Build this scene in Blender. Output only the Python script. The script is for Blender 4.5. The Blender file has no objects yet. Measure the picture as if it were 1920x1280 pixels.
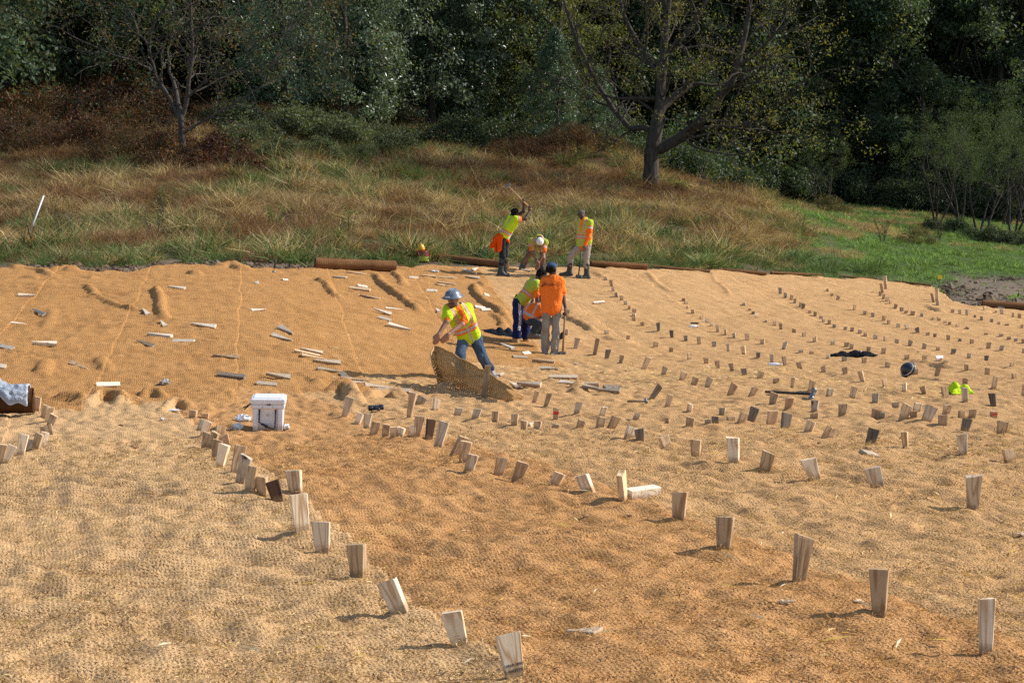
import bpy, math, random
import numpy as np
from mathutils import Vector, Matrix
import openvdb as vdb
R = math.radians
RNG = np.random.default_rng(7)
random.seed(7)
SC = bpy.context.scene
COL = SC.collection

# ------------------------------------------------------------------ camera, sky, sun, exposure
CAMZ = 1.52
F = 3000.0                      # focal length in photo pixels (1920 wide)
PITCH = math.atan2(149.0, F)
cam_d = bpy.data.cameras.new('camera')
cam_d.sensor_width = 36.0
cam_d.lens = 36.0 * F / 1920.0
cam_d.clip_start = 0.1
cam_d.clip_end = 2000.0
cam = bpy.data.objects.new('camera', cam_d)
COL.objects.link(cam)
cam.location = (0, 0, CAMZ)
cam.rotation_euler = (math.pi / 2 - PITCH, 0, 0)
SC.camera = cam

SUN_EL, SUN_AZ = R(37), R(80)   # azimuth clockwise from the view direction: from the right, a little behind
world = bpy.data.worlds.new('World')
SC.world = world
world.use_nodes = True
wn = world.node_tree
bg = wn.nodes['Background']
sky = wn.nodes.new('ShaderNodeTexSky')
sky.sky_type = 'NISHITA'
sky.sun_disc = False
sky.sun_elevation = SUN_EL
sky.sun_rotation = SUN_AZ
wn.links.new(sky.outputs[0], bg.inputs[0])
bg.inputs[1].default_value = 0.15
sun_d = bpy.data.lights.new('sun', 'SUN')
sun_d.energy = 5.0
sun_d.angle = R(0.55)
sun_d.color = (1.0, 0.945, 0.86)
sun = bpy.data.objects.new('sun', sun_d)
COL.objects.link(sun)
sv = Vector((math.sin(SUN_AZ) * math.cos(SUN_EL), math.cos(SUN_AZ) * math.cos(SUN_EL), math.sin(SUN_EL)))
sun.rotation_euler = sv.to_track_quat('Z', 'Y').to_euler()
sun.location = (30, 10, 40)
SC.view_settings.view_transform = 'Standard'
SC.view_settings.look = 'None'
SC.view_settings.exposure = 0.28
SC.view_settings.gamma = 1.0
SC.view_settings.use_curve_mapping = False
SC.cycles.use_denoising = False
SC.cycles.max_bounces = 6
SC.cycles.diffuse_bounces = 3
SC.cycles.transparent_max_bounces = 12

# ------------------------------------------------------------------ small helpers
FW = np.array([0, math.cos(PITCH), -math.sin(PITCH)])
UP = np.array([0, math.sin(PITCH), math.cos(PITCH)])
CAM = np.array([0, 0, CAMZ])

def ray(x, y):
    return F * FW + np.array([x - 960.0, 0, 0]) + (640.0 - y) * UP

def at_depth(x, y, Y):
    d = ray(x, y)
    return CAM + d * (Y / d[1])

def project(P):
    P = np.asarray(P, float)
    q = P - CAM
    zc = q @ FW
    return 960 + F * q[..., 0] / zc, 640 - F * (q @ UP) / zc

def hsh(i, j, s):
    n = (i.astype(np.int64) * 374761393 + j.astype(np.int64) * 668265263 + s * 1442695041) & 0x7fffffff
    n = ((n ^ (n >> 13)) * 1274126177) & 0x7fffffff
    return ((n ^ (n >> 16)) & 0xffff) / 65535.0

def pn(x, y, s=0):
    x = np.asarray(x, float); y = np.asarray(y, float)
    xi = np.floor(x); yi = np.floor(y)
    fx = x - xi; fy = y - yi
    xi = xi.astype(np.int64); yi = yi.astype(np.int64)
    out = 0
    wx = fx * fx * fx * (fx * (fx * 6 - 15) + 10); wy = fy * fy * fy * (fy * (fy * 6 - 15) + 10)
    for di in (0, 1):
        for dj in (0, 1):
            a = hsh(xi + di, yi + dj, s) * 2 * math.pi
            g = np.cos(a) * (fx - di) + np.sin(a) * (fy - dj)
            out = out + g * (wx if di else 1 - wx) * (wy if dj else 1 - wy)
    return out * 1.5

def fbm(x, y, s=0, n=3):
    o = 0; a = 1.0
    for k in range(n):
        o = o + a * pn(x * 2 ** k, y * 2 ** k, s + k * 17); a *= 0.5
    return o

def mesh_np(name, verts, faces, uv=None, col=None, mats=(), smooth=True, fmat=None):
    """faces: (n,k) array, or list of index tuples"""
    me = bpy.data.meshes.new(name)
    verts = np.asarray(verts, np.float32)
    me.vertices.add(len(verts))
    me.vertices.foreach_set('co', verts.ravel())
    if isinstance(faces, np.ndarray):
        k = faces.shape[1]
        lens = np.full(len(faces), k, np.int32)
        idx = faces.ravel().astype(np.int32)
    else:
        lens = np.array([len(f) for f in faces], np.int32)
        idx = np.concatenate([np.asarray(f, np.int32) for f in faces])
    starts = np.concatenate([[0], np.cumsum(lens)[:-1]]).astype(np.int32)
    me.loops.add(len(idx))
    me.loops.foreach_set('vertex_index', idx)
    me.polygons.add(len(lens))
    me.polygons.foreach_set('loop_start', starts)
    me.polygons.foreach_set('loop_total', lens)
    me.polygons.foreach_set('use_smooth', np.full(len(lens), smooth, bool))
    if fmat is not None:
        me.polygons.foreach_set('material_index', np.asarray(fmat, np.int32))
    if uv is not None:
        l = me.uv_layers.new(name='UVMap')
        l.data.foreach_set('uv', np.asarray(uv, np.float32)[idx].ravel())
    if col is not None:
        c = np.asarray(col, np.float32)
        if c.shape[1] == 3:
            c = np.concatenate([c, np.ones((len(c), 1), np.float32)], 1)
        a = me.color_attributes.new('Col', 'FLOAT_COLOR', 'POINT')
        a.data.foreach_set('color', c.ravel())
    for m in mats:
        me.materials.append(m)
    me.update(calc_edges=True)
    me.validate()
    return me

def ob(name, me, parent=None):
    o = bpy.data.objects.new(name, me)
    COL.objects.link(o)
    if parent is not None:
        o.parent = parent
    return o

def tag(o, label, cat, group=None):
    o['label'] = label; o['category'] = cat
    if group: o['group'] = group
    return o

def thing(name, label, cat, loc=(0, 0, 0), group=None):
    o = bpy.data.objects.new(name, None)
    o.empty_display_size = 0.1
    COL.objects.link(o)
    o.location = loc
    return tag(o, label, cat, group)

class MB:
    """collects primitive shapes into one mesh"""
    def __init__(s): s.v = []; s.f = []; s.n = 0
    def add(s, v, f):
        v = np.asarray(v, float)
        s.v.append(v); s.f += [tuple(int(i) + s.n for i in q) for q in f]; s.n += len(v)
        return s
    def box(s, c, h, M=None, taper=1.0, bev=0.0):
        hx, hy, hz = h
        if bev <= 0:
            v = np.array([[sx * hx * (taper if sz < 0 else 1), sy * hy * (taper if sz < 0 else 1), sz * hz] for sz in (-1, 1) for sx, sy in ((-1, -1), (1, -1), (1, 1), (-1, 1))])
            f = [(0, 3, 2, 1), (4, 5, 6, 7)] + [(i, (i + 1) % 4, 4 + (i + 1) % 4, 4 + i) for i in range(4)]
        else:
            rings = []
            def ring(kx, ky, z):
                b = bev
                return [(kx - b, -ky, z), (kx, -ky + b, z), (kx, ky - b, z), (kx - b, ky, z), (-kx + b, ky, z), (-kx, ky - b, z), (-kx, -ky + b, z), (-kx + b, -ky, z)]
            tb = taper
            for kx, ky, z in ((hx * tb - bev, hy * tb - bev, -hz), (hx * tb, hy * tb, -hz + bev), (hx, hy, hz - bev), (hx - bev, hy - bev, hz)):
                rings += ring(kx, ky, z)
            v = np.array(rings)
            f = [tuple(range(7, -1, -1)), tuple(range(24, 32))]
            for k in range(3):
                f += [(k * 8 + i, k * 8 + (i + 1) % 8, k * 8 + 8 + (i + 1) % 8, k * 8 + 8 + i) for i in range(8)]
        if M is not None: v = v @ np.asarray(M, float)[:3, :3].T
        return s.add(v + np.asarray(c, float), f)
    def tube(s, pts, rad, n=8, cap=True):
        pts = np.asarray(pts, float); m = len(pts)
        rad = np.full(m, rad, float) if np.isscalar(rad) else np.asarray(rad, float)
        t = np.gradient(pts, axis=0) if m > 2 else np.repeat((pts[1] - pts[0])[None], 2, 0)
        t /= np.linalg.norm(t, axis=1, keepdims=True) + 1e-12
        ref = np.array([0, 0, 1.0]) if abs(t[0][2]) < 0.9 else np.array([1.0, 0, 0])
        a = np.cross(t[0], ref); a /= np.linalg.norm(a)
        v = []
        for i in range(m):
            a = a - t[i] * (a @ t[i]); a /= np.linalg.norm(a) + 1e-12
            b = np.cross(t[i], a)
            for k in range(n):
                w = 2 * math.pi * k / n
                v.append(pts[i] + rad[i] * (math.cos(w) * a + math.sin(w) * b))
        f = [(i * n + k, i * n + (k + 1) % n, (i + 1) * n + (k + 1) % n, (i + 1) * n + k) for i in range(m - 1) for k in range(n)]
        if cap:
            f += [tuple(range(n - 1, -1, -1)), tuple((m - 1) * n + k for k in range(n))]
        return s.add(v, f)
    def lathe(s, prof, n=24, M=None, c=(0, 0, 0), sx=1.0, sy=1.0):
        v = [(r * math.cos(2 * math.pi * k / n) * sx, r * math.sin(2 * math.pi * k / n) * sy, z) for r, z in prof for k in range(n)]
        m = len(prof)
        f = [(i * n + k, i * n + (k + 1) % n, (i + 1) * n + (k + 1) % n, (i + 1) * n + k) for i in range(m - 1) for k in range(n)]
        v = np.array(v)
        if M is not None: v = v @ np.asarray(M, float)[:3, :3].T
        return s.add(v + np.asarray(c, float), f)
    def mesh(s, name, mats, smooth=False, col=None):
        return mesh_np(name, np.concatenate(s.v), s.f, mats=mats, smooth=smooth, col=col)
    def build(s, name, mat, parent=None, smooth=False):
        return ob(name, s.mesh(name, [mat], smooth), parent)

def frame(zv, xv):
    z = np.asarray(zv, float); z = z / np.linalg.norm(z)
    x = np.asarray(xv, float); x = x - z * (x @ z); x /= np.linalg.norm(x)
    return np.stack([x, np.cross(z, x), z], 1)

# ------------------------------------------------------------------ materials
class NT:
    def __init__(s, name):
        s.m = bpy.data.materials.new(name); s.m.use_nodes = True
        s.t = s.m.node_tree; s.b = s.t.nodes['Principled BSDF']; s.out = s.t.nodes['Material Output']
    def n(s, typ, **kw):
        nd = s.t.nodes.new('ShaderNode' + typ)
        for k, v in kw.items():
            if k.startswith('i_'):
                key = k[2:]
                nd.inputs[int(key) if key.isdigit() else key].default_value = v
            else: setattr(nd, k, v)
        return nd
    def l(s, a, b): s.t.links.new(a, b)
    def math(s, op, a, b=None, c=None):
        nd = s.t.nodes.new('ShaderNodeMath'); nd.operation = op
        for i, q in enumerate((a, b, c)):
            if q is None: continue
            if isinstance(q, (int, float)): nd.inputs[i].default_value = q
            else: s.l(q, nd.inputs[i])
        return nd.outputs[0]
    def mix(s, fac, a, b, mode='MIX'):
        nd = s.t.nodes.new('ShaderNodeMix'); nd.data_type = 'RGBA'; nd.blend_type = mode
        for q, key in ((fac, 0), (a, 6), (b, 7)):
            if isinstance(q, (int, float)): nd.inputs[key].default_value = q
            elif isinstance(q, tuple): nd.inputs[key].default_value = (*q, 1) if len(q) == 3 else q
            else: s.l(q, nd.inputs[key])
        return nd.outputs[2]
    def ramp(s, fac, stops, interp='LINEAR'):
        nd = s.t.nodes.new('ShaderNodeValToRGB'); cr = nd.color_ramp; cr.interpolation = interp
        while len(cr.elements) < len(stops): cr.elements.new(0.5)
        for e, (p, c) in zip(cr.elements, stops):
            e.position = p; e.color = (*c, 1) if len(c) == 3 else c
        s.l(fac, nd.inputs[0])
        return nd.outputs[0]
    def noise(s, vec, scale, detail=3, rough=0.55, out=0, dist=0.0):
        nd = s.n('TexNoise', i_Scale=scale, i_Detail=detail, i_Roughness=rough, i_Distortion=dist)
        if vec is not None: s.l(vec, nd.inputs['Vector'])
        return nd.outputs[out]
    def bump(s, h, dist, strength=1.0):
        nd = s.n('Bump', i_Strength=strength, i_Distance=dist)
        s.l(h, nd.inputs['Height']); s.l(nd.outputs[0], s.b.inputs['Normal'])
    def rough(s, r, spec=0.3):
        s.b.inputs['Roughness'].default_value = r
        s.b.inputs['Specular IOR Level'].default_value = spec
        return s

def coir(name, base, alt, holes=False, period=0.022, bump=0.009, lo=.46, hi=.86):
    n = NT(name); n.rough(0.95, 0.05)
    uv = n.n('UVMap').outputs[0]
    geo = n.n('NewGeometry').outputs['Position']
    dist = n.noise(uv, 16.0, 3, 0.6, out=1)
    sub = n.n('VectorMath', operation='SUBTRACT', i_1=(0.5, 0.5, 0.5)); n.l(dist, sub.inputs[0])
    sc = n.n('VectorMath', operation='SCALE', i_Scale=0.05); n.l(sub.outputs[0], sc.inputs[0])
    ad = n.n('VectorMath', operation='ADD'); n.l(uv, ad.inputs[0]); n.l(sc.outputs[0], ad.inputs[1])
    sp = n.n('SeparateXYZ'); n.l(ad.outputs[0], sp.inputs[0])
    a = n.math('ABSOLUTE', n.math('COSINE', n.math('MULTIPLY', sp.outputs[0], math.pi / period)))
    b = n.math('ABSOLUTE', n.math('COSINE', n.math('MULTIPLY', sp.outputs[1], math.pi / (period * 1.12))))
    h = n.math('MAXIMUM', n.math('MULTIPLY', a, 0.86), b)
    fib = n.noise(geo, 260.0, 4, 0.75)
    m1 = n.n('Mapping', i_Scale=(1, .16, 1), i_Rotation=(0, 0, .5)); n.l(geo, m1.inputs[0])
    m2 = n.n('Mapping', i_Scale=(.16, 1, 1), i_Rotation=(0, 0, .2)); n.l(geo, m2.inputs[0])
    fib = n.math('MULTIPLY', n.math('ADD', fib, n.math('MAXIMUM', n.noise(m1.outputs[0], 210.0, 3, .7), n.noise(m2.outputs[0], 210.0, 3, .7))), .5)
    fib2 = n.noise(geo, 75.0, 3, 0.7)
    big = n.noise(geo, 1.7, 4, 0.6)
    mid = n.noise(geo, 11.0, 4, 0.65)
    hh = n.math('ADD', n.math('MULTIPLY', h, 0.55), n.math('MULTIPLY', fib2, 1.25))
    cl = n.ramp(hh, [(lo, (0, 0, 0)), (hi, (1, 1, 1))])
    tint = n.mix(n.ramp(big, [(0.35, (0, 0, 0)), (0.65, (1, 1, 1))]), base, alt)
    tint = n.mix(n.ramp(mid, [(0.3, (0.55, 0.55, 0.55)), (0.5, (0, 0, 0))]), tint, tuple(q * 0.72 for q in base))
    fc = n.ramp(fib, [(0.36, (0.34, 0.31, 0.29)), (0.52, (0.92, 0.91, 0.90)), (0.70, (1.62, 1.58, 1.50))])
    tint = n.mix(1.0, tint, fc, 'MULTIPLY')
    dark = n.mix(0.35, tuple(q * 0.26 for q in base), (0.06, 0.042, 0.028))  # weave gaps: soil colour together with shade painted into the recesses
    c = n.mix(cl, dark, tint)
    n.l(c, n.b.inputs['Base Color'])
    bh = n.math('ADD', n.math('MULTIPLY', h, 1.0), n.math('ADD', n.math('MULTIPLY', fib2, 1.3), n.math('MULTIPLY', fib, 0.5)))
    n.bump(bh, bump, 1.0)
    if holes:
        tr = n.n('BsdfTransparent'); mx = n.n('MixShader')
        k = n.math('GREATER_THAN', h, 0.40)
        n.l(k, mx.inputs[0]); n.l(tr.outputs[0], mx.inputs[1]); n.l(n.b.outputs[0], mx.inputs[2]); n.l(mx.outputs[0], n.out.inputs[0])
    return n.m

def wood(name, c1, c2, dark=0.0, bark=None):
    n = NT(name); n.rough(0.75, 0.2)
    tc = n.n('TexCoord').outputs['Object']
    oi = n.n('ObjectInfo').outputs['Random']
    cm = n.n('CombineXYZ'); n.l(n.math('MULTIPLY', oi, 3.7), cm.inputs[0]); n.l(n.math('MULTIPLY', oi, 9.1), cm.inputs[1]); n.l(n.math('MULTIPLY', oi, 5.3), cm.inputs[2])
    ad = n.n('VectorMath', operation='ADD'); n.l(tc, ad.inputs[0]); n.l(cm.outputs[0], ad.inputs[1])
    mp = n.n('Mapping', i_Scale=(1, 1, 0.13)); n.l(ad.outputs[0], mp.inputs[0])
    dn = n.noise(mp.outputs[0], 9.0, 2)
    rings = n.math('SINE', n.math('ADD', n.math('MULTIPLY', dn, 52.0), 0.0))
    g = n.ramp(rings, [(0.2, (0, 0, 0)), (0.75, (0.55, 0.55, 0.55)), (1.0, (1, 1, 1))])
    c = n.mix(g, c1, c2)
    st = n.noise(ad.outputs[0], 14.0, 3)
    c = n.mix(n.ramp(st, [(0.5, (0, 0, 0)), (0.75, (0.6, 0.6, 0.6))]), c, tuple(q * (0.75 - dark) for q in c1))
    kn = n.noise(ad.outputs[0], 7.0, 1)
    c = n.mix(n.ramp(kn, [(0.70, (0, 0, 0)), (0.76, (1, 1, 1))]), c, (0.07, 0.045, 0.03))
    m3 = n.n('Mapping', i_Scale=(1, 1, 0.05)); n.l(ad.outputs[0], m3.inputs[0])
    c = n.mix(n.ramp(n.noise(m3.outputs[0], 55.0, 2), [(0.66, (0, 0, 0)), (0.72, (.8, .8, .8))]), c, tuple(q * .3 for q in c1))
    sz = n.n('SeparateXYZ'); n.l(tc, sz.inputs[0])
    mud = n.math('SUBTRACT', n.math('MULTIPLY', n.noise(ad.outputs[0], 40.0, 3), .07), sz.outputs[2])
    c = n.mix(n.ramp(mud, [(0.0, (0, 0, 0)), (0.03, (.75, .75, .75))]), c, (0.30, 0.185, 0.09))
    hv = n.n('HueSaturation'); n.l(c, hv.inputs['Color']); n.l(n.math('ADD', n.math('MULTIPLY', oi, 0.55), 0.72), hv.inputs['Value'])
    n.l(hv.outputs[0], n.b.inputs['Base Color'])
    n.bump(n.noise(mp.outputs[0], 60.0, 3), 0.002, 0.6)
    return n.m

def plain(name, c, rough=0.6, spec=0.4, var=0.15, scale=30.0, bump=0.0, metal=0.0, bscale=None):
    n = NT(name); n.rough(rough, spec); n.b.inputs['Metallic'].default_value = metal
    tc = n.n('TexCoord').outputs['Object']
    nz = n.noise(tc, scale, 4, 0.6)
    n.l(n.mix(n.ramp(nz, [(0.3, (0, 0, 0)), (0.7, (1, 1, 1))]), tuple(q * (1 - var) for q in c), tuple(min(1, q * (1 + var)) for q in c)), n.b.inputs['Base Color'])
    if bump: n.bump(n.noise(tc, bscale or scale * 2, 4), bump, 0.8)
    return n.m

def vcol(name, rough=0.85, spec=0.15, scale=60.0, bump=0.002, var=0.14, fold=0.0, sheen=0.0):
    n = NT(name); n.rough(rough, spec)
    at = n.n('Attribute', attribute_name='Col').outputs[0]
    geo = n.n('NewGeometry').outputs['Position']
    nz = n.noise(geo, scale, 4, 0.6)
    k = n.ramp(nz, [(0.25, (1 - var,) * 3), (0.75, (1 + var,) * 3)])
    n.l(n.mix(1.0, at, k, 'MULTIPLY'), n.b.inputs['Base Color'])
    h = n.noise(geo, scale * 3, 3)
    if fold:
        h = n.math('ADD', n.math('MULTIPLY', h, .18), n.math('MULTIPLY', n.noise(geo, 13.0, 3, 0.5, dist=1.2), fold))
    n.bump(h, bump, 1.0)
    return n.m

def leafmat(name, rough=0.45, spec=0.5, trans=0.35, v0=.8, v1=.4):
    n = NT(name); n.rough(rough, spec)
    at = n.n('Attribute', attribute_name='Col').outputs[0]
    oi = n.n('ObjectInfo').outputs['Random']
    hv = n.n('HueSaturation'); n.l(at, hv.inputs['Color'])
    n.l(n.math('ADD', n.math('MULTIPLY', oi, v1), v0), hv.inputs['Value'])
    n.l(n.math('ADD', n.math('MULTIPLY', oi, 0.03), 0.485), hv.inputs['Hue'])
    n.l(hv.outputs[0], n.b.inputs['Base Color'])
    tr = n.n('BsdfTranslucent'); n.l(n.mix(1.0, hv.outputs[0], (1.3, 1.25, 0.55), 'MULTIPLY'), tr.inputs[0])
    mx = n.n('MixShader', i_0=trans); n.l(n.b.outputs[0], mx.inputs[1]); n.l(tr.outputs[0], mx.inputs[2]); n.l(mx.outputs[0], n.out.inputs[0])
    return n.m

def barkmat(name, c1, c2):
    n = NT(name); n.rough(0.92, 0.12)
    geo = n.n('NewGeometry').outputs['Position']
    mp = n.n('Mapping', i_Scale=(1, 1, 0.3)); n.l(geo, mp.inputs[0])
    nz = n.noise(mp.outputs[0], 9.0, 5, 0.7)
    n.l(n.ramp(nz, [(0.3, c1), (0.7, c2)]), n.b.inputs['Base Color'])
    n.bump(nz, 0.05, 0.9)
    return n.m

M = {}
M['coir_pale'] = coir('coir_pale_straw', (0.63, 0.405, 0.205), (0.56, 0.350, 0.168))
M['coir_orange'] = coir('coir_orange', (0.585, 0.322, 0.135), (0.51, 0.268, 0.106))
M['coir_tan'] = coir('coir_tan', (0.61, 0.370, 0.172), (0.55, 0.322, 0.142))
M['coir_bank'] = coir('coir_bank', (0.56, 0.300, 0.115), (0.50, 0.255, 0.092), period=0.034, bump=.014, lo=.5, hi=1.0)
M['coir_roll'] = coir('coir_roll', (0.25, 0.125, 0.056), (0.17, 0.085, 0.04), period=0.04)
M['coir_dark'] = coir('coir_dark_roll', (0.115, 0.055, 0.026), (0.085, 0.042, 0.02), period=0.035)  # dark brown roll; the shade it lies in is put into the base colour
M['coir_flap'] = coir('coir_flap', (0.70, 0.42, 0.18), (0.58, 0.33, 0.13), holes=True, period=0.040, bump=0.02)
M['wood_p'] = wood('wood_pale_pine', (0.74, 0.59, 0.41), (0.50, 0.32, 0.17))
M['wood_q'] = wood('wood_pale_sunlit', (0.78, 0.67, 0.52), (0.66, 0.50, 0.35))  # brighter copy of pale pine: sunlit look of lying wedges put into colour
M['wood_t'] = wood('wood_tan_pine', (0.62, 0.44, 0.26), (0.40, 0.225, 0.105))
M['wood_b'] = wood('wood_brown', (0.50, 0.335, 0.195), (0.36, 0.215, 0.115))
M['wood_g'] = wood('wood_weathered_grey', (0.48, 0.385, 0.28), (0.33, 0.255, 0.175))
M['wood_d'] = wood('wood_dark', (0.20, 0.16, 0.125), (0.11, 0.085, 0.065))
M['wood_k'] = wood('wood_bark_edge', (0.115, 0.062, 0.038), (0.062, 0.034, 0.022))
M['cloth'] = vcol('dyed_cloth', 0.9, 0.1, 55.0, 0.012, 0.2, fold=3.0)
M['skin'] = vcol('skin', 0.55, 0.35, 25.0, 0.001, 0.10)
M['boot'] = vcol('boot', 0.55, 0.4, 30.0, 0.002, 0.25)
M['white_plastic'] = plain('white_plastic', (0.74, 0.74, 0.75), 0.42, 0.4, 0.05, 9.0)
M['black'] = plain('black_rubber', (0.018, 0.018, 0.020), 0.55, 0.4, 0.3)
M['steel'] = plain('worn_steel', (0.20, 0.20, 0.21), 0.45, 0.5, 0.3, 40, metal=0.7)
M['handle'] = wood('tool_handle_wood', (0.42, 0.26, 0.13), (0.33, 0.19, 0.09))
M['yellow'] = plain('yellow_plastic', (0.80, 0.42, 0.02), 0.4, 0.5, 0.06)
M['lime_paint'] = plain('lime_label', (0.55, 0.58, 0.08), 0.6, 0.3, 0.15)
M['red'] = plain('dark_red_paint', (0.23, 0.010, 0.022), 0.32, 0.5, 0.12)
M['redtape'] = plain('red_tape', (0.55, 0.03, 0.02), 0.5, 0.4, 0.1)
M['pvc'] = plain('white_pvc', (0.66, 0.66, 0.68), 0.4, 0.4, 0.06)
M['rock'] = plain('grey_rock', (0.33, 0.30, 0.26), 0.9, 0.2, 0.35, 25, 0.01)
M['ink'] = plain('blue_black_ink', (0.035, 0.03, 0.045), 0.8, 0.1, 0.2)
M['clear'] = plain('crumpled_clear_plastic', (0.86, 0.88, 0.90), 0.25, 0.6, 0.08, 30, 0.006)
_b = M['clear'].node_tree.nodes['Principled BSDF']; _b.inputs['Transmission Weight'].default_value = 0.2
M['flagyellow'] = plain('flag_yellow', (0.70, 0.52, 0.04), 0.6, 0.3, 0.1)
M['bark'] = barkmat('bark_dark', (0.030, 0.024, 0.019), (0.105, 0.088, 0.072))
M['bark_pale'] = barkmat('bark_grey', (0.05, 0.042, 0.036), (0.155, 0.135, 0.115))
M['leaf_gloss'] = leafmat('leaf_glossy', 0.36, 0.45, 0.30)
M['leaf'] = leafmat('leaf_dull', 0.55, 0.35, 0.42)
M['grass'] = leafmat('grass_blades', 0.65, 0.2, 0.28, .5, .95)
# ------------------------------------------------------------------ terrain: heights read off the photo along columns (x: [(distance m, photo y), ...])
def _h(Z, y):
    d = ray(960, y); return d[2] / d[1] * Z
COLS = {
    -400: [(1, -1.52), (6, -1.52), (12, -1.60), (16, -1.75), (18.5, -1.84), (24, -1.40), (31, -.68), (36.5, -.12), (39, .02), (43, .30), (50, 1.25), (60, 3.0), (72, 5.5), (92, 8.8), (130, 20), (400, 78)],
    0: [(1, -1.52), (6, -1.52), (12, -1.60), (16, -1.75), (19.3, -1.86), (25, -1.36), (32, -.62), (37, -.10), (39, .04), (43, .33), (50, 1.25), (60, 2.9), (72, 5.3), (92, 8.6), (130, 20), (400, 78)],
    480: [(1, -1.52), (6, -1.52), (12, -1.57), (16, -1.74), (20.6, -1.86), (26, -1.36), (33, -.62), (38, -.12), (40, .08), (43.5, .4), (52, 1.7), (62, 3.4), (74, 5.7), (92, 8.6), (130, 20), (400, 78)],
    720: [(1, -1.52), (6, -1.52), (12, -1.55), (17, -1.70), (23.5, -1.86), (29, -1.38), (35, -.72), (40, -.16), (42, .02), (45, .4), (54, 1.75), (64, 3.4), (76, 5.8), (92, 8.4), (130, 20), (400, 78)],
    960: [(1, -1.52), (6, -1.52), (12, -1.54), (17, -1.66), (27.5, -1.86), (31, -1.66), (36, -.98), (40.5, -.36), (42.5, -.12), (45, .15), (50, .7), (58, 1.76), (66, 3.05), (76, 4.8), (92, 6.9), (130, 17), (400, 74)],
    1200: [(1, -1.52), (6, -1.52), (12, -1.53), (17, -1.62), (26, -1.82), (32, -1.80), (36, -1.24), (40.5, -.55), (43.5, -.07), (46, .08), (52, .72), (60, 1.85), (70, 3.25), (78, 4.4), (92, 5.2), (130, 14), (400, 70)],
    1440: [(1, -1.52), (6, -1.52), (12, -1.53), (17, -1.62), (26, -1.82), (33, -1.66), (37, -1.24), (42, -.74), (46, -.37), (49, -.1), (54, .38), (62, 1.26), (70, 2.25), (75, 2.75), (84, 2.5), (95, 2.6), (130, 11), (400, 66)],
    1680: [(1, -1.52), (6, -1.52), (12, -1.53), (17, -1.62), (26, -1.82), (34, -1.60), (40, -1.10), (47, -.58), (50, -.40), (54, -.16), (62, .43), (74, 1.5), (90, 2.6), (105, 3.4), (130, 10), (400, 64)],
    1920: [(1, -1.52), (6, -1.52), (12, -1.55), (17, -1.62), (27, -1.82), (36, -1.55), (42, -1.24), (46, -.98), (50, -.66), (60, -.18), (70, .49), (85, 1.45), (105, 2.66), (130, 9), (400, 62)],
    2300: [(1, -1.52), (6, -1.52), (12, -1.55), (17, -1.62), (27, -1.82), (38, -1.62), (48, -1.2), (55, -.7), (70, .2), (85, 1.2), (105, 2.4), (130, 9), (400, 62)],
}
UG = np.array(sorted(COLS)) / F - 960 / F
LZ = np.linspace(0, math.log(400), 360)
HG = np.array([np.interp(np.exp(LZ), *np.array(COLS[k]).T) for k in sorted(COLS)])
ker = np.exp(-0.5 * (np.arange(-9, 10) / 3.2) ** 2); ker /= ker.sum()
HG = np.array([np.convolve(np.pad(r, 9, 'edge'), ker, 'valid') for r in HG])
UF = np.linspace(UG[0], UG[-1], 160)
HF = np.array([np.interp(UF, UG, HG[:, j]) for j in range(HG.shape[1])]).T
ker2 = np.exp(-0.5 * (np.arange(-8, 9) / 4.0) ** 2); ker2 /= ker2.sum()
HF = np.array([np.convolve(np.pad(HF[:, j], 8, 'edge'), ker2, 'valid') for j in range(HF.shape[1])]).T

def terr(X, Y):
    X = np.asarray(X, float); Y = np.maximum(np.asarray(Y, float), 1.0)
    u = np.clip((X / Y - UF[0]) / (UF[-1] - UF[0]) * (len(UF) - 1), 0, len(UF) - 1.001)
    v = np.clip(np.log(Y) / LZ[-1] * (len(LZ) - 1), 0, len(LZ) - 1.001)
    i = u.astype(int); j = v.astype(int); a = u - i; b = v - j
    h = HF[i, j] * (1 - a) * (1 - b) + HF[i + 1, j] * a * (1 - b) + HF[i, j + 1] * (1 - a) * b + HF[i + 1, j + 1] * a * b
    return h + CAMZ

# far edge of the mats (distance) and the toe of the bank, by viewing column
def ztop(X, Y):
    x = 960 + F * X / Y
    return np.interp(x, [-400, 0, 240, 330, 480, 580, 760, 960, 1200, 1440, 1680, 1745, 1765, 1790, 1830, 1920, 2300],
                     [36, 36.6, 36.3, 38.3, 37.6, 38.4, 40.5, 42.2, 43.3, 45.8, 47.0, 46.4, 44.5, 42.0, 41.2, 41.0, 40])
def ztoe(X, Y):
    x = 960 + F * X / Y
    return np.interp(x, [-400, 0, 480, 720, 960, 1200, 2300], [18.3, 19.2, 20.4, 22.6, 26.6, 30, 30])

def tiles(ox, oy, s, pts): return [(ox + p[0] * s, oy + p[1] * s) for p in pts]

def hit0(x, y):
    """first point where the ray through a photo pixel meets the smooth terrain"""
    d = ray(x, y)
    Y = np.exp(np.linspace(math.log(4.0), math.log(160), 3000))
    P = CAM + d[None] * (Y / d[1])[:, None]
    k = P[:, 2] - terr(P[:, 0], P[:, 1])
    j = np.argmax(k < 0)
    if k[j] >= 0: j = len(k) - 1
    a = k[j - 1] / (k[j - 1] - k[j] + 1e-9) if j > 0 else 0
    return P[j - 1] * (1 - a) + P[j] * a

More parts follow.
